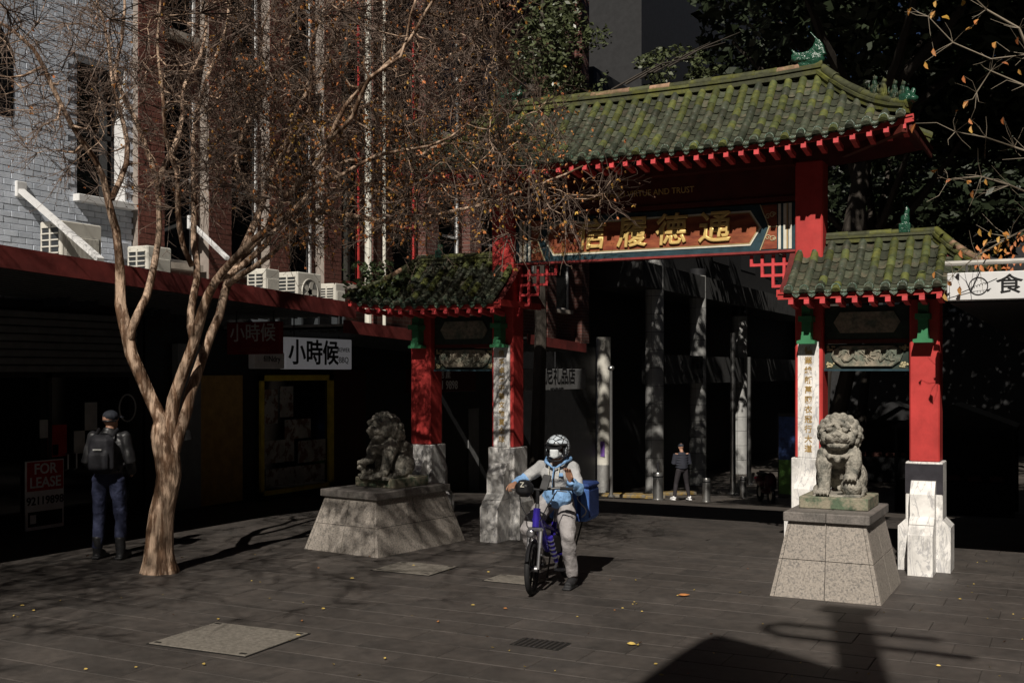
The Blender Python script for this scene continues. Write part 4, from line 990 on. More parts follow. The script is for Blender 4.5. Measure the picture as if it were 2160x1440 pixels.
# ---- leaves
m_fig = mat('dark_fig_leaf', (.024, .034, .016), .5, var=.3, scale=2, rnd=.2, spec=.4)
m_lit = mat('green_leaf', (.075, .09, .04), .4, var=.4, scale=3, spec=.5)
m_bark = mat('dark_bark', (.055, .046, .038), .85, var=.35, scale=6, bump=.6, bscale=14, stretch=(1, 1, .35))
def leafcloud(n, sampler, size, seed, aspect=.45):
    rr = random.Random(seed); mb = MB()
    for _ in range(n):
        c = sampler(rr)
        if c is None: continue
        s_ = size * rr.uniform(.6, 1.3)
        a = Vector((rr.gauss(0, 1), rr.gauss(0, 1), rr.gauss(0, .6))).normalized(); b = a.orthogonal().normalized(); b = Matrix.Rotation(rr.uniform(0, 6.3), 3, a) @ b
        a *= s_ * .5; b *= s_ * aspect * .5; c = Vector(c)
        mb.add([c - a, c - a * .1 + b, c + a, c - a * .1 - b], [(0, 1, 2, 3)])
    return mb
def ellsamp(c, r, shell=.0, clump=None, cond=None):
    cl = None
    def f(rr):
        for _ in range(12):
            v = Vector((rr.gauss(0, 1), rr.gauss(0, 1), rr.gauss(0, 1))).normalized() * (shell + (1 - shell) * rr.random() ** .45)
            p_ = Vector((c[0] + v.x * r[0], c[1] + v.y * r[1], c[2] + v.z * r[2]))
            if clump and noise.noise(p_ * clump) < -.12: continue
            if cond and not cond(p_): continue
            return p_
        return None
    return f
# light must still reach the gateway roof: keep the crowns above the sun's path over the ridge
def clear(p_): return (p_.z > 6.75 + max(0, p_.y) * .1 if p_.y < 8 else p_.z > gz(p_.y) + 2.9) and p_.z > 7.3 + .95 * max(0, .6 - p_.y) and not (p_.x < -2.6 and p_.y < 8 and p_.z < 10)
def fig(x, y, c, r, n, label, seed, size=.3):
    e = empty('fig_tree', (x, y, gz(y))); tag(e, label, 'tree', 'dark fig trees over the street'); z0 = gz(y); O_ = Vector((x, y, z0))
    rr = random.Random(seed); mb = MB(); lean = Vector((rr.uniform(-.3, .3), rr.uniform(-.3, .3), 0))
    top = Vector((c[0] - x, c[1] - y, c[2] - z0)) * .62
    mb.tube([(0, 0, 0), (.03, 0, .3), top * .35 + lean, top * .7, top], [.3, .21, .19, .16, .1], 9)
    for k in range(7 if seed != 7 else 0):
        a = k * .9 + rr.random(); b0 = top * rr.uniform(.88, 1.0); d = Vector((math.cos(a) * r[0] * .6, math.sin(a) * r[1] * .6, r[2] * .6))
        mb.tube([b0, b0 + d * .5 + Vector((0, 0, -.2)), b0 + d], [.11, .07, .03], 6)
    mb.build('trunk', m_bark, e, smooth=True)
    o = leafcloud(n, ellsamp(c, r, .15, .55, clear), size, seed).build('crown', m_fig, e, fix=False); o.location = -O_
    return e
fig(.75, 5.5, (2.4, 5.4, 10.6), (4.4, 5.6, 3.9), 17000, 'large dark fig tree spreading right behind the gateway roof', 1)
fig(6.8, 3.5, (6.8, 4.0, 11.4), (4.2, 6.5, 5.0), 22000, 'dark fig tree over the pavilion at the right', 2)
fig(-.6, 14, (1.0, 14.5, 9.4), (4.8, 5, 6.0), 20000, 'dark fig tree further down the street behind the first', 3)
fig(6.6, 15, (6.2, 14, 8.5), (5.0, 5, 6.4), 20000, 'dark fig tree filling the street beyond the pavilion', 4, .34)
fig(-5.05, 6.0, (-5.6, 9, 14.6), (4.4, 6.5, 3.6), 12000, 'tall fig tree added behind the left columns, its unseen crown shading the arcade', 7, .32)  # crown out of view, placed to shade the upper arcade columns
fig(-2.5, 27, (-1.5, 29, 7.0), (7.0, 6, 6.5), 14000, 'distant dark fig tree between the arcade columns and the street centre', 5, .42)
fig(3.5, 38, (3, 38, 8), (9, 6, 8), 11000, 'farthest dark fig tree closing the view down the street', 6, .6)
# dark stalls made up to darken the gaps under the trees
for k, (x_, y_, lab) in enumerate(((1.6, 21, 'dark stall added to darken the view through the right side bay'), (5.0, 19, 'dark stall added to darken the gap at the right under the trees'), (-1.8, 33, 'far dark stall added to darken the view beyond the scooter'), (8.2, 22, 'dark stall added farthest right to darken the gap under the trees'))):
    e = empty('filler_stall', (x_, y_, gz(y_))); tag(e, lab, 'market stall', 'added dark stalls down the street')
    MB().poly([(-1.6, 2.5), (0, 3.1), (1.6, 2.5), (1.6, 2.42), (-1.6, 2.42)], -1.2, 1.2).build('roof', m_black, e)
    for sx in (-1, 1):
        for sy in (-1, 1): MB().cbox((sx * 1.5, sy * 1.1, 1.2), (.08, .08, 2.45)).build('post', m_black, e)
    MB().cbox((0, -.9, .5), (2.9, .5, .95), bev=.02).build('counter', m_black, e); MB().box(-1.5, 1.5, 1.0, 1.05, 0, 2.4).build('rear_panel', m_black, e)
    for q_ in range(5): MB().cbox((-1.1 + q_ * .55, -.9, 1.06), (.36, .3, .16), bev=.02).build('tray', mat('stall_tray', (.12, .05, .04), .6), e)
# sunlit evergreen above the left end of the main ridge
e = empty('evergreen_tree', (-3.2, 3.4, gz(3.4))); tag(e, 'sunlit glossy evergreen tree rising above the left ridge dragon', 'tree'); O_ = Vector(e.location)
MB().tube([(0, 0, 0), (.1, 0, 3), (-.05, .1, 6), (.1, .1, 8.6)], [.13, .1, .08, .03], 7).build('trunk', m_bark, e, smooth=True)
def two(rr): return ellsamp((-2.75, 3.4, 7.3), (.85, .8, 1.05), .3, 1.6)(rr) if rr.random() < .62 else ellsamp((-3.2, 3.6, 6.4), (1.0, .8, .8), .3, 1.6)(rr)
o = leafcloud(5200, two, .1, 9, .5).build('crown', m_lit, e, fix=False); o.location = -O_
# hanging dead sprig and low twigs of the fig that touch the ridge
mb = MB(); rr = random.Random(2)
for k in range(5):
    a = pix(1290 + 30 * k, 190 - 12 * k, 15.5 + rr.random())
    mb.tube([a, a + Vector((.5, .1, .25)), a + Vector((1.0, .2, .3 + .2 * rr.random()))], [.018, .012, .004], 5)
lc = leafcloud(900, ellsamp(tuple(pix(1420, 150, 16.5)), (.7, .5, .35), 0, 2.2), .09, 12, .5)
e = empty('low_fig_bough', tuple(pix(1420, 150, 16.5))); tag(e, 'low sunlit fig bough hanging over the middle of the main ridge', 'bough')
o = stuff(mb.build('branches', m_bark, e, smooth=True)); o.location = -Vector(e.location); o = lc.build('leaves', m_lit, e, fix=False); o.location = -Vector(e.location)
# ---- tall mast behind the viewer whose shadow lies across the paving
MY = -14.5
e = empty('lamp_mast', (5.58, MY, 0)); tag(e, 'tall lamp mast behind the viewer that throws the shadow at bottom right', 'lamp mast')
MB().tube([(0, 0, 0), (0, 0, 10.95)], [.2, .17], 12).build('shaft', m_frame, e, smooth=True)
MB().cbox((0, 0, 11.0), (.5, .3, .12), bev=.03).build('lamp_head', m_frame, e)
def sz(xs, ys): return (xs + .2308 * (ys - MY) - 5.58, 0, (ys - MY) * .9245)
a0, a1 = sz(2.42, -3.40), sz(3.7, -3.41); b0, b1 = sz(2.52, -3.83), sz(4.0, -3.9)
MB().tube([a1, a0, (a0[0] - .12, 0, (a0[2] + b0[2]) / 2 + .06), (a0[0] - .12, 0, (a0[2] + b0[2]) / 2 - .06), b0, b1], .05, 8).build('looped_arm', m_frame, e, smooth=True)
pn = [sz(2.05, -4.09), sz(2.6, -4.36), sz(3.4, -4.92), sz(3.5, -7.2), sz(2.0, -7.2), sz(2.0, -6.3), sz(1.97, -5.5), sz(1.96, -4.8), sz(1.98, -4.3)]
MB().poly([(p_[0], p_[2]) for p_ in pn], -.06, .06).build('panel', m_frame, e)
# ============================================================ GUARDIAN LIONS
m_gran = mat('speckled_granite', (.36, .32, .28), .75, var=.3, scale=70, bump=.25, bscale=90, col2=(.2, .185, .17), c2lo=.48, c2hi=.62, c2scale=45, rnd=.06)
m_gran2 = mat('dark_plinth_stone', (.2, .18, .165), .7, var=.3, scale=60, bump=.2, col2=(.13, .12, .11), c2scale=5)
m_lion = mat('weathered_lion_stone', (.36, .335, .285), .8, var=.35, scale=16, bump=1.0, bscale=45, bdist=.02, col2=(.11, .11, .095), c2lo=.46, c2hi=.64, c2scale=9)
m_slabg = mat('lichen_stone_slab', (.3, .27, .2), .85, var=.3, scale=14, bump=.5, col2=(.1, .14, .09), c2lo=.45, c2hi=.6, c2scale=8)
m_jt = mat('stone_joint', (.04, .036, .033), .9)
def lionmesh(kind):
    mb = MB(); rr = random.Random(8 if kind == 'ball' else 9)
    mb.ell((0, -.03, .41), (.165, .15, .16)); mb.ell((0, .12, .29), (.15, .17, .2)); mb.ell((0, .2, .17), (.16, .13, .16))
    for s_ in (-1, 1):
        mb.ell((s_ * .17, .12, .15), (.085, .17, .16)); mb.ell((s_ * .205, .0, .045), (.06, .13, .048))
        for k in range(4): mb.ell((s_ * (.175 + .022 * k), -.12, .03), (.014, .03, .03), 8, 6)
        lift = (kind == 'ball' and s_ > 0) or (kind == 'cub' and s_ < 0)
        zf = .2 if lift else .05; yf = -.235
        mb.tube([(s_ * .12, -.06, .42), (s_ * .145, -.13, .3), (s_ * .135, -.15, max(.17, zf + .05)), (s_ * .13, yf + .03, zf)], [.095, .083, .066, .06], 10)
        mb.ell((s_ * .13, yf - .02, zf), (.068, .085, .045))
        for k in range(4):
            xx = s_ * .13 + (k - 1.5) * .034
            mb.ell((xx, yf - .085, zf - .008), (.017, .034, .03), 8, 6); mb.tube([(xx, yf - .105, zf - .005), (xx, yf - .122, zf - .045)], [.011, .004], 6)
        mb.ell((s_ * .15, -.08, .36), (.06, .09, .12))
    if kind == 'ball':
        mb.ell((.13, -.2, .095), (.1, .1, .095), 20, 14)
        for k in range(6):
            a = k * 1.05; mb.tube([(.13 + .1 * math.sin(t) * math.cos(a), -.2 + .1 * math.sin(t) * math.sin(a), .095 + .096 * math.cos(t)) for t in [j * .3 for j in range(11)]], .006, 4)
        for t in (.8, 1.57, 2.2): mb.tube([(.13 + .101 * math.sin(t) * math.cos(a), -.2 + .101 * math.sin(t) * math.sin(a), .095 + .096 * math.cos(t)) for a in [j * .35 for j in range(19)]], .005, 4)
        mb.tube([(.0, -.2, .07), (.05, -.2, .09)], .03, 6)
    else:
        mb.ell((-.16, -.2, .07), (.06, .1, .065)); mb.ell((-.18, -.28, .13), (.055, .05, .05)); mb.ell((-.18, -.325, .12), (.03, .025, .022)); mb.tube([(-.13, -.22, .06), (-.14, -.3, .02)], .02, 6); mb.tube([(-.2, -.22, .06), (-.22, -.3, .02)], .02, 6)
        for k in range(8): mb.ell((-.18 + .05 * math.cos(k * .8), -.265, .15 + .04 * math.sin(k * .8)), (.016,) * 3, 6, 5)
    # head
    hz = .625
    mb.ell((0, -.09, hz), (.155, .15, .14)); mb.ell((0, -.14, hz - .02), (.15, .11, .1))
    mb.ell((0, -.215, hz - .045), (.115, .075, .055)); mb.ell((0, -.185, hz - .135), (.11, .085, .032)); 
    for s_ in (-1, 1):
        mb.ell((s_ * .06, -.255, hz - .045), (.055, .045, .036)); mb.ell((s_ * .028, -.288, hz - .015), (.024, .022, .02))
        mb.ell((s_ * .075, -.235, hz + .035), (.036, .026, .026)); mb.ell((s_ * .078, -.232, hz + .073), (.062, .03, .02), mtx=Matrix.Rotation(s_ * .35, 4, 'Y'))
        mb.ell((s_ * .125, -.17, hz - .05), (.045, .06, .07)); mb.ell((s_ * .155, -.05, hz + .075), (.03, .045, .05))
        mb.tube([(s_ * .03, -.27, hz - .08), (s_ * .1, -.24, hz - .08), (s_ * .135, -.18, hz - .05)], .014, 6)
        mb.tube([(s_ * .02, -.255, hz - .118), (s_ * .08, -.235, hz - .122), (s_ * .12, -.17, hz - .1)], .013, 6)
    mb.ell((0, -.275, hz + .0), (.03, .028, .026)); mb.ell((0, -.22, hz + .055), (.03, .03, .05)); mb.ell((0, -.19, hz + .11), (.075, .05, .03))
    # curls of the mane, rows round the head and down the neck
    for row, (yy, rad, zc_, r_, n) in enumerate(((-.12, .158, hz + .02, .036, 11), (-.055, .18, hz + .0, .045, 12), (.015, .185, hz - .03, .048, 11), (.08, .16, hz - .06, .05, 9), (.12, .1, hz - .06, .055, 6))):
        for k in range(n):
            a = math.pi * (-.18 + 1.36 * k / (n - 1)); mb.ell((rad * math.cos(a), yy, zc_ + rad * .86 * math.sin(a)), (r_, r_ * .9, r_), 8, 6)
    for row, (yy, n, zz) in enumerate(((.12, 5, .5), (.16, 5, .41), (.19, 4, .33))):
        for k in range(n): mb.ell(((k - (n - 1) / 2) * .07, yy, zz), (.04, .04, .045), 8, 6)
    for k in range(9):
        a = math.pi * (1.08 + .84 * k / 8); mb.ell((.15 * math.cos(a), -.1 + .02 * math.sin(a), hz - .15 - .03 * abs(math.sin(a))), (.034, .034, .034), 8, 6)
    # collar, bell, tail
    mb.tube([(.175 * math.cos(a), -.05 + .165 * math.sin(a), .44 + .05 * math.sin(a) * 1.0) for a in [k * 2 * math.pi / 26 for k in range(27)]], .02, 6)
    mb.ell((0, -.235, .365), (.036, .03, .038)); 
    for s_ in (-1, 1): mb.ell((s_ * .08, -.205, .39), (.025, .02, .03)); mb.ell((s_ * .14, -.15, .415), (.025, .02, .03))
    mb.tube([(0, .3, .1), (0, .37, .22), (.03, .34, .36), (0, .27, .42)], [.05, .055, .06, .03], 8)
    mb.box(-.23, .23, -.28, .33, -.02, .015)
    return mb
def plinth(x, y, rz, capz, label, wdt=1.03, dep=1.27, t=(.362, .535), cw=.4, cd=1.16):
    e = empty('lion_plinth', (x, y, 0), rz); tag(e, label, 'plinth', 'granite lion plinths')
    b = (wdt / 2, dep / 2)
    zb = capz
    def corner(sx, sy, h): k = h / zb; return Vector((sx * (b[0] + (t[0] - b[0]) * k), sy * (b[1] + (t[1] - b[1]) * k), h))
    core = MB(); vs = [corner(sx, sy, h) * 1.0 for h in (0, zb) for sx, sy in ((-1, -1), (1, -1), (1, 1), (-1, 1))]
    core.add([Vector((v.x * .985, v.y * .985, v.z)) for v in vs], [(3, 2, 1, 0), (4, 5, 6, 7), (0, 1, 5, 4), (1, 2, 6, 5), (2, 3, 7, 6), (3, 0, 4, 7)]); co = core.build('core', m_jt, e)
    for (c0, c1) in (((-1, -1), (1, -1)), ((1, -1), (1, 1)), ((1, 1), (-1, 1)), ((-1, 1), (-1, -1))):
        def P(s_, h): return corner(*c0, h * zb).lerp(corner(*c1, h * zb), s_)
        nrm = (P(1, 0) - P(0, 0)).cross(P(0, 1) - P(0, 0)).normalized()
        for (s0, s1) in ((.0, .035), (.04, .495), (.502, .955), (.96, 1.0)):
            for (h0, h1) in ((0, .497), (.506, 1)):
                q = [P(s0, h0), P(s1, h0), P(s1, h1), P(s0, h1)]
                MB().add([v - nrm * .02 for v in q] + [v for v in q], [(0, 3, 2, 1), (4, 5, 6, 7), (0, 1, 5, 4), (1, 2, 6, 5), (2, 3, 7, 6), (3, 0, 4, 7)]).build('stone', m_gran, e)
    for s_ in (-1, 1): MB().cbox((s_ * (cw / 2 + .002), 0, zb + .045), (cw, cd, .09), bev=.008).build('cap_stone', m_gran2, e)
    MB().cbox((0, .1, zb + .15), (.66, .64, .118), bev=.008).build('slab', m_slabg, e)
    return zb + .209
z1 = plinth(2.555, -1.62, 0, .72, 'sunlit granite plinth under the ball lion in front of the right columns')
o = fuse(lionmesh('ball'), 'stone_lion', m_lion, .0088, 1); o.location = (2.555, -1.48, z1); o.rotation_euler = (0, 0, R(4)); tag(o, 'grey stone guardian lion with one paw on a carved ball, on the sunlit plinth', 'lion statue', 'pair of guardian lions')
z2 = plinth(-3.02, -1.25, R(-8), .64, 'shaded granite plinth under the cub lion beside the bare tree', 1.2, 1.66, (.41, .66), .46, 1.4)
o = fuse(lionmesh('cub'), 'stone_lion', m_lion, .0095, 1); o.location = (-3.0, -1.25, z2); o.rotation_euler = (0, 0, R(-12)); tag(o, 'grey stone guardian lion with a cub under its paw, on the shaded plinth', 'lion statue', 'pair of guardian lions')
# ============================================================ IVY on the left side roof
m_ivy = mat('ivy_leaf', (.06, .085, .035), .35, var=.5, scale=3, spec=.55)
rr = random.Random(21)
def ivys(rr):
    x = -4.12 + .9 * rr.random() ** 1.6; t = rr.random() ** .8; 
    zz = 3.62 + (3.035 - 3.62) * (1.28 * t - .28 * t * t)
    if x < -3.3 and t < (-3.3 - x) / .8: return None
    y = -.7 * t
    h = .05 + .06 * (noise.noise(Vector((x * 2.2, y * 2.2, 1))) + .5) * rr.random() + .03 * rr.random()
    return (x, y - h * .5, zz + h + (.04 if t > .9 else 0))
mb = leafcloud(520, ivys, .075, 22, .8)
mb2 = leafcloud(420, lambda r_: (-4.15 + .5 * r_.random() - .25, -.3 + .8 * r_.random(), 3.2 + .5 * r_.random()), .08, 23, .8)
mb.add(mb2.v, mb2.f)
iv = mb.build('ivy', m_ivy, fix=False); tag(iv, 'green creeper growing over the left hip of the left side roof', 'ivy')
# ============================================================ BARE TREE (crape myrtle)
m_myr = mat('streaky_tan_bark', (.52, .37, .265), .6, var=.4, scale=16, bump=1.0, bscale=22, bdist=.035, stretch=(1, 1, .16), col2=(.15, .085, .05), c2lo=.46, c2hi=.54, c2scale=11)
m_twig = mat('tan_twig', (.14, .1, .078), .7, var=.5, scale=5)
m_pod = mat('brown_seed_pod', (.13, .07, .045), .7, var=.4, scale=3)
m_lo = mat('autumn_leaf_orange', (.5, .17, .06), .55, var=.4, scale=2.5, col2=(.45, .28, .05), c2scale=1.5)
TB = gp(340, 1207); TB.z = 0
def tp(px, py, dY=0.): return pix(px, py, 12.0 + dY)
rt = random.Random(77)
limbs = []        # (points, radii)
def limb(pts, r0, r1, wob=.034):
    P = [tp(*p_) for p_ in pts]; out = []
    for i in range(len(P) - 1):
        n = max(2, int((P[i + 1] - P[i]).length / .18))
        for k in range(n): 
            t = k / n; out.append(P[i].lerp(P[i + 1], t))
    out.append(P[-1])
    out = [out[0]] + [p_ + Vector((rt.gauss(0, wob), rt.gauss(0, wob), rt.gauss(0, wob * .5))) for p_ in out[1:-1]] + [out[-1]]
    for i_ in range(1, len(out) - 1): out[i_] = out[i_] + Vector((.035 * math.sin(i_ * 1.1 + r0 * 90), .035 * math.cos(i_ * .9 + r0 * 50), 0))
    for _ in range(1): out = [out[0]] + [(out[i - 1] + out[i] * 2 + out[i + 1]) / 4 for i in range(1, len(out) - 1)] + [out[-1]]
    R_ = [r0 + (r1 - r0) * (i / (len(out) - 1)) ** .8 for i in range(len(out))]
    limbs.append((out, R_)); return out
trunk_pts = [(338, 1212), (342, 1120), (345, 1040), (350, 965), (346, 915), (342, 880)]
limb(trunk_pts, .165, .125, .012); limbs[0] = (limbs[0][0], [.155 - .03 * min(1, i / 4) if i < len(limbs[0][0]) - 4 else (.118, .1, .08, .045)[i - len(limbs[0][0]) + 4] for i in range(len(limbs[0][0]))])
limb([(346, 955), (330, 880), (304, 812), (278, 745), (268, 680), (256, 565), (236, 490, -.1), (232, 425, -.2), (195, 330, -.4), (155, 268, -.6), (118, 178, -.8), (55, 105, -1.0), (-30, 30, -1.2)], .084, .015)
limb([(272, 735), (298, 660), (322, 550, .2), (345, 470, .3), (332, 390, .4), (305, 300, .5), (268, 215, .5), (258, 120, .6), (262, -20, .7)], .05, .014)
limb([(352, 950), (352, 872), (388, 806), (408, 735), (432, 650, -.2), (455, 590, -.3), (492, 548, -.5), (545, 500, -.8), (610, 452, -1.0), (655, 395, -1.1), (735, 372, -1.2), (800, 318, -1.3), (900, 318, -1.35), (985, 262, -1.4)], .078, .008)
limb([(410, 728), (404, 620, .2), (408, 520, .4), (420, 430, .5), (398, 320, .6), (420, 200, .8), (470, 80, .9), (500, -60, 1.0)], .042, .013)
limb([(354, 985), (372, 915), (397, 862, .1), (418, 800, .2), (440, 712, .4), (466, 620, .5), (512, 540, .7), (545, 430, .8), (590, 320, .9), (660, 190, 1.0), (720, 40, 1.1), (760, -80, 1.2)], .072, .012)
limb([(512, 540, .7), (600, 470, .5), (700, 440, .2), (830, 470, .0), (930, 455, -.2), (1030, 430, -.4), (1120, 400, -.5), (1230, 350, -.6)], .04, .01)
limb([(332, 400, .4), (365, 320, .8), (395, 180, 1.2), (440, 60, 1.5), (450, -80, 1.7)], .035, .014)
limb([(235, 420, -.2), (275, 345, .0), (245, 230, .1), (235, 110, .2), (200, -10, .3)], .034, .012)
limb([(565, 482, -.8), (640, 380, -.9), (700, 260, -1.1), (800, 150, -1.2), (900, 30, -1.4), (960, -60, -1.5)], .038, .012)
limb([(455, 592, -.3), (520, 560, -.1), (560, 520, .1), (600, 440, .3), (610, 330, .4), (655, 230, .4), (640, 120, .5), (700, -20, .5)], .04, .011)
limb([(480, 600, .5), (545, 565, .3), (600, 500, -.1), (660, 470, -.3), (720, 400, -.5), (790, 380, -.7), (850, 420, -.9)], .036, .009)
limb([(405, 560, .3), (375, 480, .1), (372, 400, -.1), (350, 330, -.3), (355, 220, -.4), (330, 120, -.5), (340, -10, -.6)], .034, .01)
limb([(545, 430, .8), (500, 350, .9), (515, 260, .9), (560, 180, .8), (555, 60, .8), (600, -60, .8)], .03, .009)
limb([(690, 300, -1.1), (760, 250, -1.3), (770, 160, -1.5), (850, 120, -1.6), (880, -10, -1.7)], .026, .009)
limb([(640, 380, -.9), (740, 330, -.6), (850, 345, -.5), (940, 300, -.3), (1020, 310, -.2), (1100, 250, -.1)], .026, .008)
limb([(590, 320, .9), (700, 250, .9), (830, 190, .8), (960, 110, .7), (1060, 20, .6)], .03, .01)
tree = empty('bare_tree', TB); tag(tree, 'bare many-limbed tree with smooth tan bark and last orange leaves', 'tree'); TO = Vector(TB)
def flare(mb, pts, rad, n):
    mb.tube(pts, rad, n)
def gnarl(P, R_, n, amp, seed):
    mb = MB(); mb.tube(P, R_, n)
    vs = []
    for i, v in enumerate(mb.v):
        k = i // n; c = P[min(k, len(P) - 1)]; d = Vector(v) - c; L_ = d.length
        if L_ < 1e-6: vs.append(v); continue
        q = d / L_; f = 1 + amp * noise.noise(Vector((q.x * 2.2 + seed, q.y * 2.2, v[2] * .9))) + amp * .5 * noise.noise(Vector((q.x * 4.5, q.y * 4.5 + seed, v[2] * 2.2)))
        vs.append(tuple(c + d * f))
    mb.v = vs; return mb
T0, TR = limbs[0]; TP = []; TRR = []
for i in range(len(T0) - 1):
    for k in range(3): TP.append(T0[i].lerp(T0[i + 1], k / 3)); TRR.append(TR[i] + (TR[i + 1] - TR[i]) * k / 3)
TP.append(T0[-1]); TRR.append(TR[-1]); TRR = [r_ * (1 + .35 * max(0, 1 - (p_.z) / .3) ** 2) for p_, r_ in zip(TP, TRR)]
mb = gnarl(TP, TRR, 22, .22, 3)
tr = mb.build('trunk', m_myr, tree, smooth='all'); tr.location = -TO
for i, (P, R_) in enumerate(limbs[1:]):
    o = gnarl(P, R_, 12, .2, i * 7.3).build('limb', m_myr, tree, smooth='all'); o.location = -TO
MB().tube([tp(388, 908, .1), tp(392, 928, .1)], .075, 10).build('strap', m_black, tree, smooth=True).location = -TO
# crown: greedy growth from the limbs to random attractor points
nodes = []; 
for (P, R_) in limbs[1:]:
    for p_, r_ in zip(P, R_):
        if p_.z > 3.3: nodes.append((p_, r_))
from mathutils import kdtree
attr = []
while len(attr) < 1250:
    px, py = rt.uniform(-60, 1290), rt.uniform(-160, 520); dY = rt.uniform(-1.7, 1.9)
    # lower edge of the crown
    low = 330 if px < 120 else (380 if px < 300 else (440 if px < 560 else (520 if px < 900 else 500 - (px - 900) * .02)))
    if py > low + rt.uniform(-60, 20): continue
    if px > 1060 and (py < 210 or rt.random() < .4): continue
    if px > 1180 and (py < 380 or py > 480): continue
    if px > 960 and py > 440 and rt.random() < .5: continue
    if px < 430 and rt.random() < .6: continue
    attr.append(tp(px, py, dY))
attr.sort(key=lambda a: min((a - n[0]).length for n in nodes[::6]))
segs = []; tips = []; KD = None; KN = 0
for a in attr:
    if KD is None or len(nodes) - KN > 260:
        KN = len(nodes); KD = kdtree.KDTree(KN)
        for i_, n_ in enumerate(nodes): KD.insert(n_[0], i_)
        KD.balance()
    best = min([nodes[i_] for _, i_, _ in KD.find_n(a, 14)] + nodes[KN:], key=lambda n: (a - n[0]).length + (.0 if n[0].z < a.z + .3 else .35))
    s_ = best[0]; d = a - s_; L_ = d.length
    if L_ < .12: continue
    n = max(3, int(L_ / .16)); side = Vector((rt.gauss(0, 1), rt.gauss(0, 1), rt.gauss(0, 1))) * L_ * .14
    pts = [s_ + d * (k / n) + side * math.sin(math.pi * k / n) + Vector((0, 0, -.1 * L_ * math.sin(math.pi * k / n))) + (Vector((rt.gauss(0, .018), rt.gauss(0, .018), rt.gauss(0, .018))) if 0 < k < n else Vector()) for k in range(n + 1)]
    r0 = min(best[1] * .8, .014 + .012 * L_); rads = [r0 + (.0045 - r0) * (k / n) for k in range(n + 1)]
    segs.append((pts, rads)); tips.append((pts[-1], (pts[-1] - pts[-2]).normalized()))
    for p_, r_ in zip(pts[1:], rads[1:]): nodes.append((p_, r_))
    if L_ > .6: tips.append((pts[n // 2], d.normalized()))
br = MB()
for pts, rads in segs: br.tube(pts, rads, 5, cap=False)
o = stuff(br.build('branches', m_myr, tree, smooth='all', fix=False)); o.location = -TO
tw = MB(); pods = MB(); lv = MB()
def rdir(base, spread):
    v = base + Vector((rt.gauss(0, 1), rt.gauss(0, 1), rt.gauss(0, 1))) * spread; return v.normalized()
def leafquad(mb, c, s_):
    a = rdir(Vector((0, 0, -.9)), .6) * s_; b = a.orthogonal().normalized() * s_ * .32; n_ = a.cross(b).normalized() * s_ * .18
    mb.add([c, c + a * .4 + b + n_, c + a * .8 + b * .6 + n_, c + a * 1.1, c + a * .8 - b * .6 + n_, c + a * .4 - b + n_], [(0, 1, 2, 3), (0, 3, 4, 5)])
for (p0, d0) in tips:
    pr = (p0 - Vector((CX, CY, CZ))); 
    for j in range(6):
        d = rdir(d0, .75); L_ = rt.uniform(.22, .55); p_ = p0; pts = [p_]
        for k in range(4):
            d = rdir(d, .17); p_ = p_ + d * L_ / 4; pts.append(p_)
        tw.tube(pts, [.005, .0043, .0036, .003, .002], 3, cap=False)
        for k in range(3):
            q = pts[rt.randint(1, 4)]; d2 = rdir(d, .8); l2 = rt.uniform(.08, .2); q1 = q + d2 * l2 * .5; q2 = q1 + rdir(d2, .3) * l2 * .5
            tw.tube([q, q1, q2], [.0026, .0021, .0014], 3, cap=False)
            if rt.random() < .32:
                for _ in range(rt.randint(1, 3)): pods.ell(q2 + rdir(d2, 1.5) * .015, (.0065, .0065, .0075), 4, 3)
            # last leaves: mostly on the lower right of the crown
            X_, Y_ = campos(q2.x, q2.y); sx_ = 1080 + X_ / Y_ * FPX; sy_ = HOR - (q2.z - CZ) / Y_ * FPX
            pl = .03 + (.05 if sx_ > 420 else 0) + (.34 if (560 < sx_ < 1250 and 230 < sy_ < 520) else 0) + (.28 if noise.noise(q2 * 1.1) > .28 and sx_ > 500 else 0)
            if rt.random() < pl:
                for _ in range(rt.randint(1, 2)): leafquad(lv, q2, rt.uniform(.022, .042))
o = stuff(tw.build('twigs', m_twig, tree, fix=False)); o.location = -TO
o = stuff(pods.build('seed_pods', m_pod, tree, fix=False)); o.location = -TO
o = stuff(lv.build('last_leaves', m_lo, tree, fix=False)); o.location = -TO
print('TREE', len(tw.f), len(pods.f), len(lv.f), len(br.f))
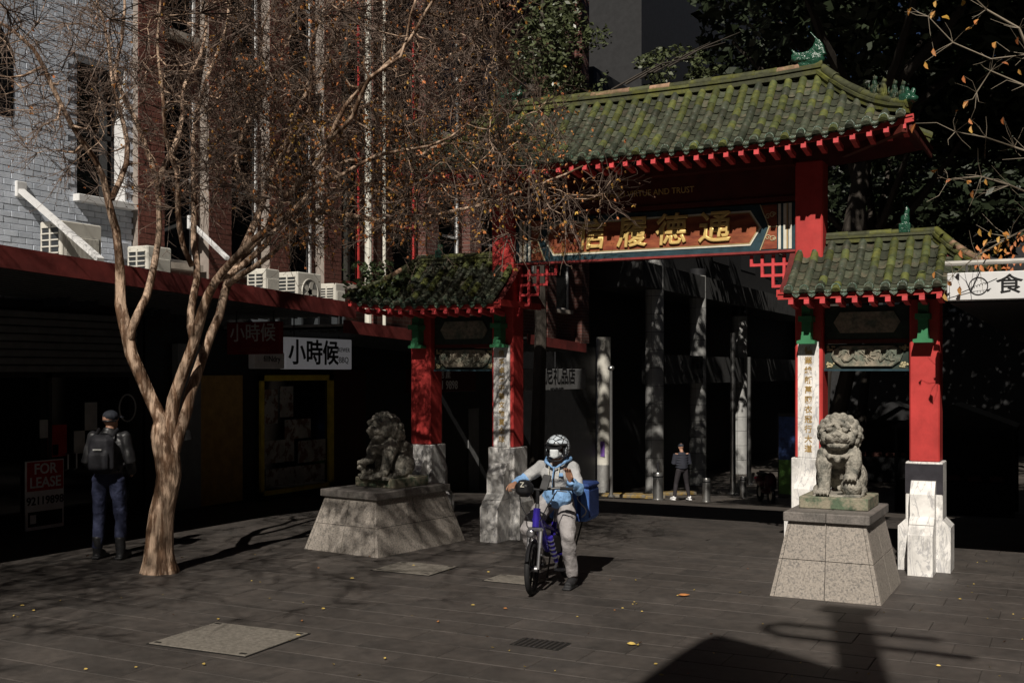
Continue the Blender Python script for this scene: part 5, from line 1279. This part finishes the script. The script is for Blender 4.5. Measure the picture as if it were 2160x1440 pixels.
# ---- small bare tree reaching in from the right edge
rt.seed(5)
t2 = empty('small_bare_tree', (5.9, -2.2, 0)); tag(t2, 'thin bare branches with a few curled orange leaves reaching in from the right edge', 'tree'); T2 = Vector(t2.location)
def q2p(px, py, Y=11.0): return pix(px, py, Y)
mb = MB(); lv2 = MB(); tw2 = MB()
stem = [Vector((5.9, -2.2, 0)), Vector((5.85, -2.15, 1.5)), q2p(2300, 520), q2p(2260, 330), q2p(2230, 150)]
mb.tube(stem, [.07, .06, .05, .035, .02], 8)
for base, pts in ((2, [(2170, 115), (2090, 125), (2010, 90), (1958, 35)]), (3, [(2150, 60), (2080, 20), (2040, -20)]), (2, [(2200, 330), (2140, 310), (2080, 290), (2015, 278)]), (2, [(2200, 420), (2130, 390), (2070, 372), (2000, 380)]), (2, [(2190, 470), (2130, 500), (2060, 540), (2010, 580)]), (3, [(2160, 180), (2090, 150), (2060, 195)])):
    P = [stem[base]] + [q2p(a, b, 11 + rt.uniform(-.4, .4)) for a, b in pts]
    mb.tube(P, [.02] + [.012, .009, .006, .0035][:len(P) - 1], 5)
    for p_ in P[1:]:
        for k in range(6):
            d = rdir(Vector((-.4, 0, .2)), .7); L_ = rt.uniform(.12, .4); q1 = p_ + d * L_ * .5; q3 = q1 + rdir(d, .3) * L_ * .5
            tw2.tube([p_, q1, q3], [.0035, .0025, .0015], 3, cap=False)
            if rt.random() < .3: leafquad(lv2, q3, rt.uniform(.06, .1))
for k in range(70):
    p_ = q2p(rt.uniform(2060, 2160), rt.uniform(480, 600), 11.2); leafquad(lv2, p_, rt.uniform(.05, .09))
mb.build('limbs', mat('grey_twig_bark', (.24, .2, .15), .7, var=.2), t2, smooth=True).location = -T2; stuff(tw2.build('twigs', MATS['grey_twig_bark'], t2, fix=False)).location = -T2; stuff(lv2.build('curled_leaves', m_lo, t2, fix=False)).location = -T2

rt.seed(31)
sb = empty('neighbouring_bare_tree', (-4.4, -10.8, 0)); tag(sb, 'bare tree beside the viewer at the left, dark twigs in the top left corner', 'tree'); SO = Vector(sb.location)
bp0 = Vector((-4.4, -10.8, 0)); mb = MB(); P0 = [bp0, bp0 + Vector((.05, 0, 1.2)), bp0 + Vector((.15, .1, 2.3))]; gnarl(P0, [.17, .14, .13], 14, .2, 9).build('trunk', m_myr, sb, smooth='all').location = -SO
cen = Vector((-1.9, -8.9, 6.7)); nd = [(P0[-1], .1)]; sg = []; tp_ = []
at = [(Vector((-1.2, -8.3, 6.8)) if rt.random() < .42 else Vector((-3.9, -11.6, 5.9))) + Vector((rt.gauss(0, 1.15), rt.gauss(0, 1.3), rt.gauss(0, .9))) for _ in range(560)]
at = [a for a in at if a.z > 4.7 - .25 * max(0, -2.5 - a.x)]; at.sort(key=lambda a: (a - P0[-1]).length)
for a in at:
    b_ = min(nd, key=lambda n: (a - n[0]).length); d = a - b_[0]; n = max(2, int(d.length / .25)); r0 = min(b_[1] * .8, .02 + .02 * d.length)
    pts = [b_[0] + d * (k / n) + (Vector((rt.gauss(0, .03), rt.gauss(0, .03), rt.gauss(0, .03))) if 0 < k < n else Vector()) for k in range(n + 1)]
    rd = [r0 + (.006 - r0) * k / n for k in range(n + 1)]; sg.append((pts, rd)); tp_.append((pts[-1], d.normalized()))
    nd += list(zip(pts[1:], rd[1:]))
bm_ = MB(); tm_ = MB()
for pts, rd in sg: bm_.tube(pts, rd, 5, cap=False)
for p0, d0 in tp_:
    for j in range(9):
        d = rdir(d0, .8); L_ = rt.uniform(.3, .7); pts = [p0]
        for k in range(3): d = rdir(d, .2); pts.append(pts[-1] + d * L_ / 3)
        tm_.tube(pts, [.006, .005, .004, .0025], 3, cap=False)
        for k in range(2):
            q = pts[rt.randint(1, 3)]; d2 = rdir(d, .8); tm_.tube([q, q + d2 * rt.uniform(.12, .3)], [.004, .002], 3, cap=False)
stuff(bm_.build('branches', m_myr, sb, smooth='all', fix=False)).location = -SO; stuff(tm_.build('twigs', m_twig, sb, fix=False)).location = -SO
# ============================================================ PEOPLE
m_skin = mat('skin', (.45, .25, .17), .5, var=.1, scale=8)
m_dkskin = mat('skin_tan', (.36, .19, .12), .5, var=.1, scale=8)
V3 = Vector
def hand(mb, w, d, up, curl, side, sc=1.):
    """palm and five fingers rooted at wrist w, pointing along d, palm facing up vector; curl bends the fingers; side = +1/-1 puts the thumb"""
    w, d, up = V3(w), V3(d).normalized(), V3(up).normalized(); s_ = d.cross(up).normalized() * side
    p_ = w + d * .05 * sc
    for k in range(4): mb.ell(p_ + s_ * (k - 1.5) * .019 * sc, (.016 * sc, .016 * sc, .016 * sc), 8, 6)
    for k in range(4): mb.tube([w, p_ + s_ * (k - 1.5) * .02 * sc, p_ + d * .035 * sc + s_ * (k - 1.5) * .021 * sc], [.02 * sc, .017 * sc, .012 * sc], 7)
    for k, L_ in enumerate((.062, .076, .07, .052)):
        b = p_ + d * .035 * sc + s_ * (k - 1.5) * .0225 * sc; dd = (d + s_ * (k - 1.5) * .14).normalized(); pts = [b]; c = curl * (1 + .12 * k)
        for j in range(3):
            a = c * (j + .6); v = (dd * math.cos(a) + up * math.sin(a)).normalized(); pts.append(pts[-1] + v * L_ * sc * (.45, .32, .26)[j])
        mb.tube(pts, [.0098 * sc, .009 * sc, .0083 * sc, .0065 * sc], 7)
    t0_ = w + d * .015 * sc - s_ * .026 * sc; t1_ = t0_ + (d * .5 - s_ * .8 + up * .35).normalized() * .036 * sc
    mb.tube([w, t0_, t1_, t1_ + (d * .9 - s_ * .35 + up * .4).normalized() * .03 * sc], [.018 * sc, .0145 * sc, .011 * sc, .0075 * sc], 7)
def headgeo(mb, c, f, sc=1.):
    """head with face looking along f"""
    c, f = V3(c), V3(f).normalized(); r_ = f.cross(V3((0, 0, 1))).normalized(); u = r_.cross(f)
    P = lambda a, b, z: c + (r_ * a + f * b + u * z) * sc
    M3 = Matrix((r_, f, u)).transposed().to_4x4()
    def E(a, b, z, q): mb.ell(P(a, b, z), tuple(k * sc for k in q), 12, 9, M3)
    E(0, -.012, .03, (.076, .095, .09)); E(0, .02, -.03, (.064, .075, .085)); E(0, .05, -.085, (.038, .035, .03)); E(0, .088, -.018, (.014, .022, .026)); E(0, .078, -.058, (.026, .016, .009))
    for s_ in (-1, 1): E(s_ * .03, .078, .02, (.018, .012, .011)); E(s_ * .076, -.005, -.01, (.011, .02, .03)); E(s_ * .032, .076, .04, (.024, .014, .008))
def figure(root, J, skin, f_head, hands, nm='body', vox=.0085, hsc=1.):
    mb = MB()
    headgeo(mb, J['head'], f_head, hsc)
    mb.tube([J['head'] - V3((0, 0, .05)), J['neck'], J['chest']], [.052, .055, .08], 10)
    mb.tube([J['chest'], J['waist'], J['pelvis']], [.1, .1, .11], 12)
    for s_ in ('L', 'R'):
        mb.tube([J['chest'] + V3((0, 0, .05)), J['sh' + s_], J['el' + s_], J['wr' + s_]], [.06, .045, .036, .025], 9)
        mb.tube([J['pelvis'], J['hip' + s_], J['kn' + s_], J['an' + s_], J['toe' + s_]], [.09, .075, .05, .035, .028], 9)
        h = hands[s_]
        if h: hand(mb, J['wr' + s_], h[0], h[1], h[2], h[3])
    return fuse(mb, nm, skin, vox, 2, root)
def legs(J, fat, s_list='LR'):
    mb = MB()
    for s_ in s_list:
        k, a = J['kn' + s_], J['an' + s_]
        mb.tube([J['pelvis'] + V3((0, 0, .06)), J['hip' + s_], J['hip' + s_].lerp(k, .5), k, k.lerp(a, .45), a + V3((0, 0, .02))], [.12, .105 * fat, .092 * fat, .075 * fat, .07 * fat, .058 * fat], 12)
    mb.ell(J['pelvis'] + V3((0, 0, .02)), (.155, .12, .12))
    return mb
def wrinkle(amp, fr, seed=0):
    def f(c):
        n = noise.noise(V3((c.x * fr, c.y * fr, c.z * fr * 1.8 + seed))) + .5 * noise.noise(V3((c.x * fr * 2.3, c.y * fr * 2.3, c.z * fr * 3 + seed)))
        return c + V3((noise.noise(c * fr + V3((3, 1, seed))), noise.noise(c * fr + V3((9, 5, seed))), 0)) * amp * .6 + V3((0, 0, n * amp * .4))
    return f
# ---------------------------------------------------------------- delivery rider and bicycle
RO = V3((-.07, -2.74, 0)); RZ = R(5.7)
m_purple = mat('purple_metallic_paint', (.045, .03, .34), .25, metal=.3, var=.1, coat=.5)
m_rub = mat('rubber', (.02, .02, .021), .7, var=.2, scale=30, bump=.2); m_blk = mat('black_plastic', (.018, .018, .02), .4, var=.15)
m_alu = mat('bike_aluminium', (.5, .5, .52), .3, metal=.9)
bike = empty('electric_bicycle', RO, RZ); tag(bike, 'purple electric bicycle with small wheels under the delivery rider', 'bicycle')
def ring(c, r, t, n=28, m=8): return MB().tube([(c[0], c[1] + r * math.cos(a), c[2] + r * math.sin(a)) for a in [k * 2 * math.pi / n for k in range(n + 1)]], t, m, cap=False)
for yy, tk in ((-.53, R(8)), (.53, 0)):
    w_ = ring((0, 0, 0), .225, .027).build('wheel', m_rub, bike, smooth='all'); w_.location = (0, yy, .252); w_.rotation_euler = (0, 0, tk)
    ring((0, 0, 0), .192, .013).build('rim', m_blk, w_, smooth='all')
    MB().tube([(-.055, 0, 0), (.055, 0, 0)], .045 if yy > 0 else .03, 14).build('hub', m_alu, w_)
    for k in range(6):
        a = k * math.pi / 3; MB().tube([(0, .03 * math.cos(a), .03 * math.sin(a)), (0, .19 * math.cos(a + .12), .19 * math.sin(a + .12))], [.014, .01], 6).build('spoke', m_blk, w_, smooth=True)
    MB().tube([(-.03, 0, 0), (-.026, 0, 0)], .08, 18).build('brake_disc', m_alu, w_)
    MB().tube([(0, .27 * math.cos(a), .27 * math.sin(a)) for a in [R(q) for q in range(25, 160, 12)]], .03, 6, flat=.35).build('mudguard', m_blk, w_, smooth=True)
fk = MB()
for s_ in (-1, 1): fk.tube([(s_ * .06, -.53, .25), (s_ * .06, -.47, .5)], .016, 8); fk.tube([(s_ * .06, -.475, .45), (s_ * .055, -.43, .62)], .021, 8)
fk.cbox((0, -.43, .62), (.15, .05, .04), bev=.01); fk.tube([(0, -.43, .62), (0, -.375, .86)], .024, 8); fk.build('fork', m_alu, bike, smooth=True)
MB().tube([(0, -.425, .64), (0, -.385, .82)], .036, 12).build('head_tube', m_purple, bike, smooth=True)
fr_ = MB(); fr_.tube([(0, -.4, .72), (0, -.2, .5), (0, .0, .33)], [.045, .05, .045], 10); fr_.tube([(0, .02, .3), (0, .14, .62)], .03, 10); fr_.tube([(0, -.39, .76), (0, -.15, .62), (0, .1, .55)], .022, 8)
for s_ in (-1, 1): fr_.tube([(s_ * .03, .04, .3), (s_ * .075, .53, .25)], .016, 7); fr_.tube([(s_ * .03, .12, .55), (s_ * .075, .53, .25)], .014, 7)
fr_.build('frame', m_purple, bike, smooth=True)
MB().tube([(.07, -.2, .52), (.085, -.06, .26)], [.03, .026], 10).build('shock_absorber', m_purple, bike, smooth=True)
for k in range(5): MB().tube([(.072 + .0025 * k, -.19 + .022 * k, .49 - .044 * k), (.0722 + .0025 * k, -.186 + .022 * k, .482 - .044 * k)], .035, 10).build('spring_coil', m_alu, bike)
MB().cbox((0, .06, .4), (.1, .3, .2), bev=.02).build('battery', m_blk, bike); MB().tube([(0, .13, .6), (0, .19, .8)], .016, 8).build('seat_post', m_alu, bike)
sd = MB(); sd.ell((0, .24, .82), (.12, .13, .035)); sd.ell((0, .08, .815), (.04, .14, .03)); fuse(sd, 'saddle', m_blk, .012, 2, bike)
for s_ in (-1, 1):
    MB().tube([(s_ * .02, 0, .3), (s_ * .09, 0, .3), (s_ * .1, -.13 * s_, .3 - .1 * 1)], .012, 6).build('crank', m_alu, bike); MB().cbox((s_ * .15, -.13 * s_, .19), (.1, .08, .025), bev=.005).build('pedal', m_blk, bike)
hb = MB(); hb.tube([(0, -.375, .86), (0, -.36, 1.0)], .02, 8); hb.tube([(-.33, -.27, 1.01), (-.2, -.34, 1.02), (0, -.37, 1.0), (.2, -.34, 1.02), (.33, -.27, 1.01)], .013, 8); hbo = hb.build('handlebar', m_blk, bike, smooth=True)
for s_ in (-1, 1):
    MB().tube([(s_ * .33, -.27, 1.01), (s_ * .22, -.33, 1.018)], .018, 10).build('grip', m_rub, hbo, smooth=True); MB().tube([(s_ * .2, -.37, 1.0), (s_ * .3, -.35, .99)], [.008, .006], 6).build('brake_lever', m_alu, hbo)
    MB().tube([(s_ * .2, -.36, 1.0), (s_ * .14, -.47, .86), (s_ * .05, -.46, .7)], .006, 5).build('brake_cable', m_rub, hbo)
hl = MB().lathe([(.01, -.03), (.034, -.02), (.042, .02), (.042, .03)], (0, 0, 0), 14, Matrix.Rotation(R(90), 4, 'X')).build('headlight', m_blk, bike, smooth=True, loc=(-.0, -.545, .6)); MB().ell((0, -.03, 0), (.036, .012, .036)).build('lens', m_alu, hl, smooth=True)
mb = MB(); mb.cbox((0, 0, 0), (.19, .12, .17), bev=.05); fuse(mb, 'handlebar_bag', m_blk, .012, 4, bike).location = (-.1, -.47, 1.02)
text('Z', .07, (-.1, -.535, 1.06), m_white, bike, 'bag_mark', ext=.002)
ph = MB().cbox((0, 0, 0), (.085, .014, .16), bev=.006).build('phone', m_blk, bike); ph.location = (.1, -.42, 1.08); ph.rotation_euler = (R(-28), R(8), 0)
MB().tube([(.1, -.41, 1.03), (.08, -.36, 1.01)], .01, 6).build('phone_mount', m_blk, bike)
rk = MB(); 
for s_ in (-1, 1): rk.tube([(s_ * .08, .2, .6), (s_ * .1, .8, .6), (s_ * .08, .53, .26)], .01, 6)
rk.box(-.12, .12, .25, .8, .6, .615); rk.build('rack', m_blk, bike)
MB().tube([(-.08, .25, .3), (-.14, .3, .015)], .01, 6).build('side_stand', m_blk, bike)
# blue insulated delivery bag on the rack
m_bag = mat('blue_delivery_bag', (.09, .2, .55), .6, var=.25, scale=5, bump=.3, bscale=12); m_bagd = mat('bag_dark_blue', (.03, .06, .2), .6)
bgo = empty('delivery_bag', RO + V3((.0, .6, .6)), RZ); tag(bgo, 'square blue insulated delivery bag behind the rider', 'bag')
MB().cbox((.0, 0, .18), (.43, .4, .36), bev=.03).build('box', m_bag, bgo); MB().cbox((.0, 0, .37), (.445, .415, .05), bev=.02).build('lid', m_bagd, bgo)
for s_ in (-1, 1): MB().cbox((s_ * .12, -.204, .18), (.035, .012, .35)).build('strap', m_bagd, bgo)
MB().tube([(.15 + .05 * math.sin(k * .8), -.203, .05 + k * .033) for k in range(8)], .012, 6, flat=.4).build('white_mark', m_white, bgo)
MB().cbox((.218, 0, .18), (.008, .34, .28), bev=.003).build('side_pocket', m_bagd, bgo)
rider = empty('person', RO, RZ); tag(rider, 'masked delivery rider in grey and light blue jacket sitting on the bicycle, one hand raised', 'person')
J = {k: V3(v) for k, v in dict(head=(.1, -.055, 1.385), neck=(.085, -.02, 1.27), chest=(.07, .02, 1.12), waist=(.05, .09, .95), pelvis=(.02, .14, .84),
     shL=(.235, .02, 1.19), elL=(.335, -.09, .985), wrL=(.29, -.23, 1.09), shR=(-.095, .02, 1.19), elR=(-.26, -.1, 1.06), wrR=(-.285, -.245, 1.04),
     hipL=(.12, .12, .82), knL=(.235, -.13, .5), anL=(.245, -.03, .1), toeL=(.25, -.17, .05), hipR=(-.08, .12, .82), knR=(-.185, -.17, .57), anR=(-.17, .06, .25), toeR=(-.17, -.08, .21)).items()}
figure(rider, J, m_dkskin, (.02, -1, -.05), {'L': ((-.1, -.35, 1), (-.35, -.75, -.2), .35, -1), 'R': ((-.1, -.9, -.22), (0, .1, -1), .75, 1)}, vox=.0075)
m_jkt = mat('light_grey_jacket', (.42, .42, .42), .7, var=.12, scale=6, bump=.8, bscale=15, bdist=.03); m_jbl = mat('light_blue_jacket', (.22, .4, .68), .65, var=.15, scale=6, bump=.8, bscale=15, bdist=.03)
m_trg = mat('grey_track_trousers', (.34, .32, .32), .75, var=.12, scale=6, bump=.8, bscale=14, bdist=.03); m_shoe = mat('black_shoe', (.025, .025, .027), .6)
wr1 = wrinkle(.024, 13)
mb = MB(); mb.tube([J['chest'] + V3((0, .0, .1)), J['chest'], J['chest'].lerp(J['waist'], .75)], [.1, .13, .13], 14); mb.ell(J['chest'] + V3((.0, 0, .0)), (.175, .11, .14))
for s_ in 'LR': mb.tube([J['sh' + s_] + V3((0, 0, .0)), J['sh' + s_].lerp(J['el' + s_], .5), J['sh' + s_].lerp(J['el' + s_], .85)], [.07, .062, .058], 12); mb.ell(J['sh' + s_], (.072, .072, .066))
fuse(mb, 'jacket', m_jkt, .012, 2, rider, disp=wr1)
mb = MB(); mb.tube([J['chest'].lerp(J['waist'], .7), J['waist'], J['pelvis'] + V3((0, 0, .03))], [.13, .138, .15], 14); mb.ell(J['waist'] + V3((.03, -.05, -.04)), (.14, .11, .14)); fuse(mb, 'jacket_hem', m_jbl, .012, 2, rider, disp=wr1)
for s_ in 'LR':
    mb = MB(); mb.tube([J['sh' + s_].lerp(J['el' + s_], .78), J['el' + s_], J['el' + s_].lerp(J['wr' + s_], .55), J['el' + s_].lerp(J['wr' + s_], .97)], [.061, .063, .052, .042], 12); fuse(mb, 'sleeve', m_jbl, .01, 2, rider, disp=wr1)
mb = MB()
for s_ in (-1, 1): mb.tube([(.085 + s_ * .02, -.115, 1.2), (.085 + s_ * .1, -.09, 1.255), (.085 + s_ * .12, .03, 1.285), (.085 + s_ * .05, .1, 1.27)], [.012, .02, .026, .028], 8)
mb.tube([(.085, -.125, 1.21), (.075, -.135, 1.1), (.06, -.11, .98)], [.012, .009, .008], 7); fuse(mb, 'hood', m_jbl, .01, 2, rider)
MB().tube([(.085, -.128, 1.2), (.078, -.132, 1.08), (.065, -.118, .93)], .006, 5).build('zip', m_blk, rider)
for s_ in (-1, 1): MB().tube([(.08 + s_ * .055, -.1, 1.24), (.08 + s_ * .05, -.125, 1.12)], .004, 5).build('drawstring', m_white, rider)
MB().cbox((.15, -.108, 1.13), (.05, .008, .035), bev=.003).build('chest_badge', m_jbl, rider)
fuse(legs(J, 1.0), 'trousers', m_trg, .012, 2, rider, disp=wrinkle(.028, 11, 4))
for s_ in 'LR':
    mb = MB(); a, t = J['an' + s_], J['toe' + s_]; mb.tube([a + V3((0, .05, .04)), a + V3((0, .03, -.02)), a.lerp(t, .5) + V3((0, 0, -.02)), t + V3((0, -.02, -.01))], [.05, .052, .047, .038], 10); mb.cbox((a.x, (a.y + t.y) / 2, t.z - .035), (.095, abs(a.y - t.y) + .13, .03), bev=.012); fuse(mb, 'shoe', m_shoe, .01, 2, rider)
# helmet
def helmet_mat():
    m = mat('helmet_graphics', (.62, .64, .66), .22, var=.05, spec=.5, coat=.5); nt = m.node_tree; N = nt.nodes; L = nt.links; b = N['Principled BSDF']
    tc = N.new('ShaderNodeTexCoord'); wv = N.new('ShaderNodeTexVoronoi'); wv.feature = 'DISTANCE_TO_EDGE'; wv.inputs['Scale'].default_value = 17
    mp = N.new('ShaderNodeMapping'); mp.inputs['Scale'].default_value = (1, .5, 1.5); L.new(tc.outputs['Object'], mp.inputs[0]); L.new(mp.outputs[0], wv.inputs['Vector'])
    mr = N.new('ShaderNodeMapRange'); mr.inputs[1].default_value = .05; mr.inputs[2].default_value = .09; L.new(wv.outputs[0], mr.inputs[0])
    mx = N.new('ShaderNodeMix'); mx.data_type = 'RGBA'; mx.inputs[6].default_value = (.015, .017, .02, 1); mx.inputs[7].default_value = (.6, .66, .72, 1); L.new(mr.outputs[0], mx.inputs[0]); L.new(mx.outputs[2], b.inputs['Base Color']); return m
hc = J['head'] + V3((0, .005, .015)); mb = MB(); seg, rg = 32, 20; vs = []; fs = []
for i in range(rg + 1):
    a = math.pi * i / rg
    for k in range(seg):
        b = 2 * math.pi * k / seg; vs.append((.122 * math.sin(a) * math.cos(b), .142 * math.sin(a) * math.sin(b), .128 * math.cos(a)))
for i in range(rg):
    for k in range(seg):
        q = (i * seg + k, (i + 1) * seg + k, (i + 1) * seg + (k + 1) % seg, i * seg + (k + 1) % seg); c = sum((V3(vs[j]) for j in q), V3()) / 4
        if c.z < -.075 and c.y > -.2 and abs(c.y) < .2 and c.z < -.1: continue
        if c.y < -.045 and c.z < .03: continue
        fs.append(q)
hm = mb.add(vs, fs).build('helmet', helmet_mat(), rider, smooth='all'); hm.location = hc; so = hm.modifiers.new('s', 'SOLIDIFY'); so.thickness = .02; so.offset = -1
MB().tube([(.112 * math.cos(a), -.05 - .085 * max(0, math.sin(a)), .034) for a in [R(q) for q in range(0, 181, 15)]], .01, 6).build('brim', m_blk, hm, smooth=True)
for s_ in (-1, 1): MB().tube([(s_ * .112, -.045, .03), (s_ * .112, -.05, -.06), (s_ * .06, -.085, -.125), (0, -.09, -.135)], .008, 6).build('chin_strap', m_blk, hm, smooth=True)
MB().poly([(-.07, .045), (.07, .045), (.085, .005), (.05, -.02), (-.05, -.02), (-.085, .005)], -.118, -.105).build('dark_glasses', m_blk, hm).location = (0, 0, -.005)
for s_ in (-1, 1): MB().cbox((s_ * .085, -.03, -.03), (.02, .1, .1), bev=.008).build('padding', m_blk, hm)
mk = MB(); mk.ell((0, -.062, -.06), (.066, .058, .05), 16, 12); mk.poly([(-.045, -.015), (.045, -.015), (.04, -.09), (0, -.108), (-.04, -.09)], -.125, -.06)
for k_ in range(3): mk.tube([(-.05, -.108, -.04 - .02 * k_), (0, -.127, -.043 - .02 * k_), (.05, -.108, -.04 - .02 * k_)], .003, 5)
mk.ell((0, -.1, -.05), (.03, .025, .03)); fuse(mk, 'face_mask', mat('white_mask', (.72, .76, .78), .8, bump=.2, bscale=30), .007, 2, hm)
# ---------------------------------------------------------------- man with backpack at the left
m_leather = mat('black_leather', (.022, .022, .024), .45, var=.3, scale=9, bump=.6, bscale=20, spec=.5); m_jean = mat('blue_jeans', (.03, .036, .075), .8, var=.25, scale=8, bump=.8, bscale=16, bdist=.03); m_cap = mat('dark_cap', (.03, .034, .045), .7)
mp_ = empty('person', (-5.28, -3.6, 0), R(207 - 6)); tag(mp_, 'man seen from behind in black leather jacket, jeans and cap with a black backpack', 'person')
J = {k: V3(v) for k, v in dict(head=(.0, -.03, 1.585), neck=(0, 0, 1.46), chest=(0, .0, 1.3), waist=(0, .02, 1.08), pelvis=(0, .02, .93),
     shL=(.19, .0, 1.41), elL=(.26, .03, 1.13), wrL=(.2, -.16, .98), shR=(-.19, 0, 1.41), elR=(-.26, .03, 1.13), wrR=(-.2, -.16, .98),
     hipL=(.1, .02, .9), knL=(.125, -.01, .5), anL=(.135, .02, .1), toeL=(.15, -.13, .045), hipR=(-.1, .02, .9), knR=(-.13, -.02, .5), anR=(-.145, .03, .1), toeR=(-.17, -.12, .045)).items()}
figure(mp_, J, m_skin, (-.3, -.95, -.1), {'L': ((-.3, -.9, -.2), (-.8, 0, .3), .5, 1), 'R': ((.3, -.9, -.2), (.8, 0, .3), .5, -1)})
wr2 = wrinkle(.02, 9, 7)
mb = MB(); mb.tube([J['neck'] + V3((0, .01, -.01)), J['chest'] + V3((0, 0, .06)), J['chest'] + V3((0, 0, -.08)), J['waist'], J['pelvis'] + V3((0, 0, .06))], [.075, .15, .16, .155, .165], 14); mb.ell(J['chest'], (.215, .13, .16)); mb.ell(J['waist'], (.18, .13, .16))
mb.tube([(.0, .03, 1.42), (0, .01, 1.5)], [.1, .072], 12); mb.tube([(-.17, .01, 1.39), (0, .02, 1.45), (.17, .01, 1.39)], .055, 10)
for s_ in 'LR': mb.ell(J['sh' + s_], (.072, .075, .07)); mb.tube([J['sh' + s_], J['el' + s_], J['el' + s_].lerp(J['wr' + s_], .95)], [.072, .068, .05], 12)
fuse(mb, 'jacket', m_leather, .012, 2, mp_, disp=wr2)
fuse(legs(J, .95), 'jeans', m_jean, .012, 2, mp_, disp=wrinkle(.022, 9, 3))
for s_ in 'LR':
    mb = MB(); a, t = J['an' + s_], J['toe' + s_]; mb.tube([a + V3((0, .0, .16)), a + V3((0, .0, .06)), a + V3((0, 0, -.03)), a.lerp(t, .55) + V3((0, 0, -.01)), t + V3((0, -.02, 0))], [.062, .058, .054, .05, .042], 10); mb.cbox((a.x, (a.y + t.y) / 2, .02), (.1, abs(a.y - t.y) + .15, .04), bev=.012); fuse(mb, 'boot', m_leather, .01, 2, mp_)
mb = MB(); mb.ell((0, -.03, 1.64), (.088, .105, .075)); mb.poly([(-.07, 0), (.07, 0), (.06, .09), (0, .12), (-.06, .09)], 1.62, 1.635, axis='z', mtx=Matrix.Translation((-.03, -.11, 0)) @ Matrix.Rotation(R(180), 4, 'Z')); fuse(mb, 'cap', m_cap, .009, 2, mp_)
MB().tube([(.083 * math.cos(a), -.03 + .1 * math.sin(a), 1.59) for a in [R(q) for q in range(20, 161, 14)]], .012, 6).build('hair', m_blk, mp_, smooth=True)
bp_ = empty('backpack', mp_.location + V3((0, 0, 0)), R(201)); tag(bp_, 'black backpack worn by the man at the left', 'backpack')
mb = MB(); mb.cbox((0, .2, 1.22), (.31, .15, .45), bev=.06); mb.cbox((0, .28, 1.14), (.24, .07, .22), bev=.03); fuse(mb, 'bag_body', mat('black_canvas', (.018, .018, .022), .7, bump=.3, bscale=30), .013, 3, bp_)
MB().box(-.05, .05, .3, .305, 1.27, 1.285).build('white_tag', m_pale_p, bp_)
for s_ in (-1, 1): MB().tube([(s_ * .1, .15, 1.42), (s_ * .11, .02, 1.5), (s_ * .12, -.12, 1.38), (s_ * .13, -.13, 1.2), (s_ * .15, .1, 1.02)], .02, 6, flat=.4).build('strap', m_blk, bp_, smooth=True)
# ---------------------------------------------------------------- pedestrian deep in the street
q = pix(1438, 1055, 33.4)
fp = empty('person', (q.x, q.y, gz(q.y)), R(207 + 14)); tag(fp, 'far pedestrian in dark puffer jacket and white shoes standing beyond the gateway', 'person')
J = {k: V3(v) for k, v in dict(head=(.0, -.05, 1.58), neck=(0, 0, 1.45), chest=(0, .0, 1.28), waist=(0, .02, 1.06), pelvis=(0, .02, .92),
     shL=(.18, .0, 1.39), elL=(.25, .0, 1.12), wrL=(.12, -.2, 1.1), shR=(-.18, 0, 1.39), elR=(-.25, .0, 1.12), wrR=(-.12, -.2, 1.1),
     hipL=(.1, .02, .9), knL=(.17, -.03, .5), anL=(.24, .02, .09), toeL=(.29, -.12, .045), hipR=(-.1, .02, .9), knR=(-.17, -.02, .5), anR=(-.22, .04, .09), toeR=(-.27, -.1, .045)).items()}
figure(fp, J, m_skin, (0, -.95, -.35), {'L': ((-.6, -.6, .1), (0, 0, 1), .5, 1), 'R': ((.6, -.6, .1), (0, 0, 1), .5, -1)}, vox=.011)
mb = MB(); mb.tube([J['neck'], J['chest'] + V3((0, 0, .05)), J['waist'], J['pelvis'] + V3((0, 0, .03))], [.085, .16, .165, .165], 14); mb.ell(J['chest'], (.21, .14, .16))
for k in range(6): mb.tube([(.19 * math.cos(a), .14 * math.sin(a) + .01, 1.0 + k * .075) for a in [j * .35 for j in range(19)]], .02, 6)
for s_ in 'LR': mb.tube([J['sh' + s_], J['el' + s_], J['el' + s_].lerp(J['wr' + s_], .95)], [.09, .08, .055], 12)
fuse(mb, 'puffer_jacket', mat('navy_puffer', (.028, .03, .042), .8, var=.2), .015, 2, fp); fuse(legs(J, .9), 'trousers', mat('dark_trousers', (.03, .026, .03), .8), .014, 2, fp)
for s_ in 'LR':
    mb = MB(); a, t = J['an' + s_], J['toe' + s_]; mb.tube([a + V3((0, .04, .02)), a.lerp(t, .5) + V3((0, 0, -.0)), t + V3((0, -.02, 0))], [.055, .05, .042], 10); mb.cbox(((a.x + t.x) / 2, (a.y + t.y) / 2, .02), (.1, abs(a.y - t.y) + .14, .04), bev=.012); fuse(mb, 'shoe', mat('white_shoe', (.75, .75, .75), .5), .011, 2, fp)
mb = MB(); mb.ell((0, -.05, 1.63), (.085, .1, .07)); mb.box(-.06, .06, -.22, -.1, 1.61, 1.625); fuse(mb, 'cap', m_cap, .011, 2, fp)
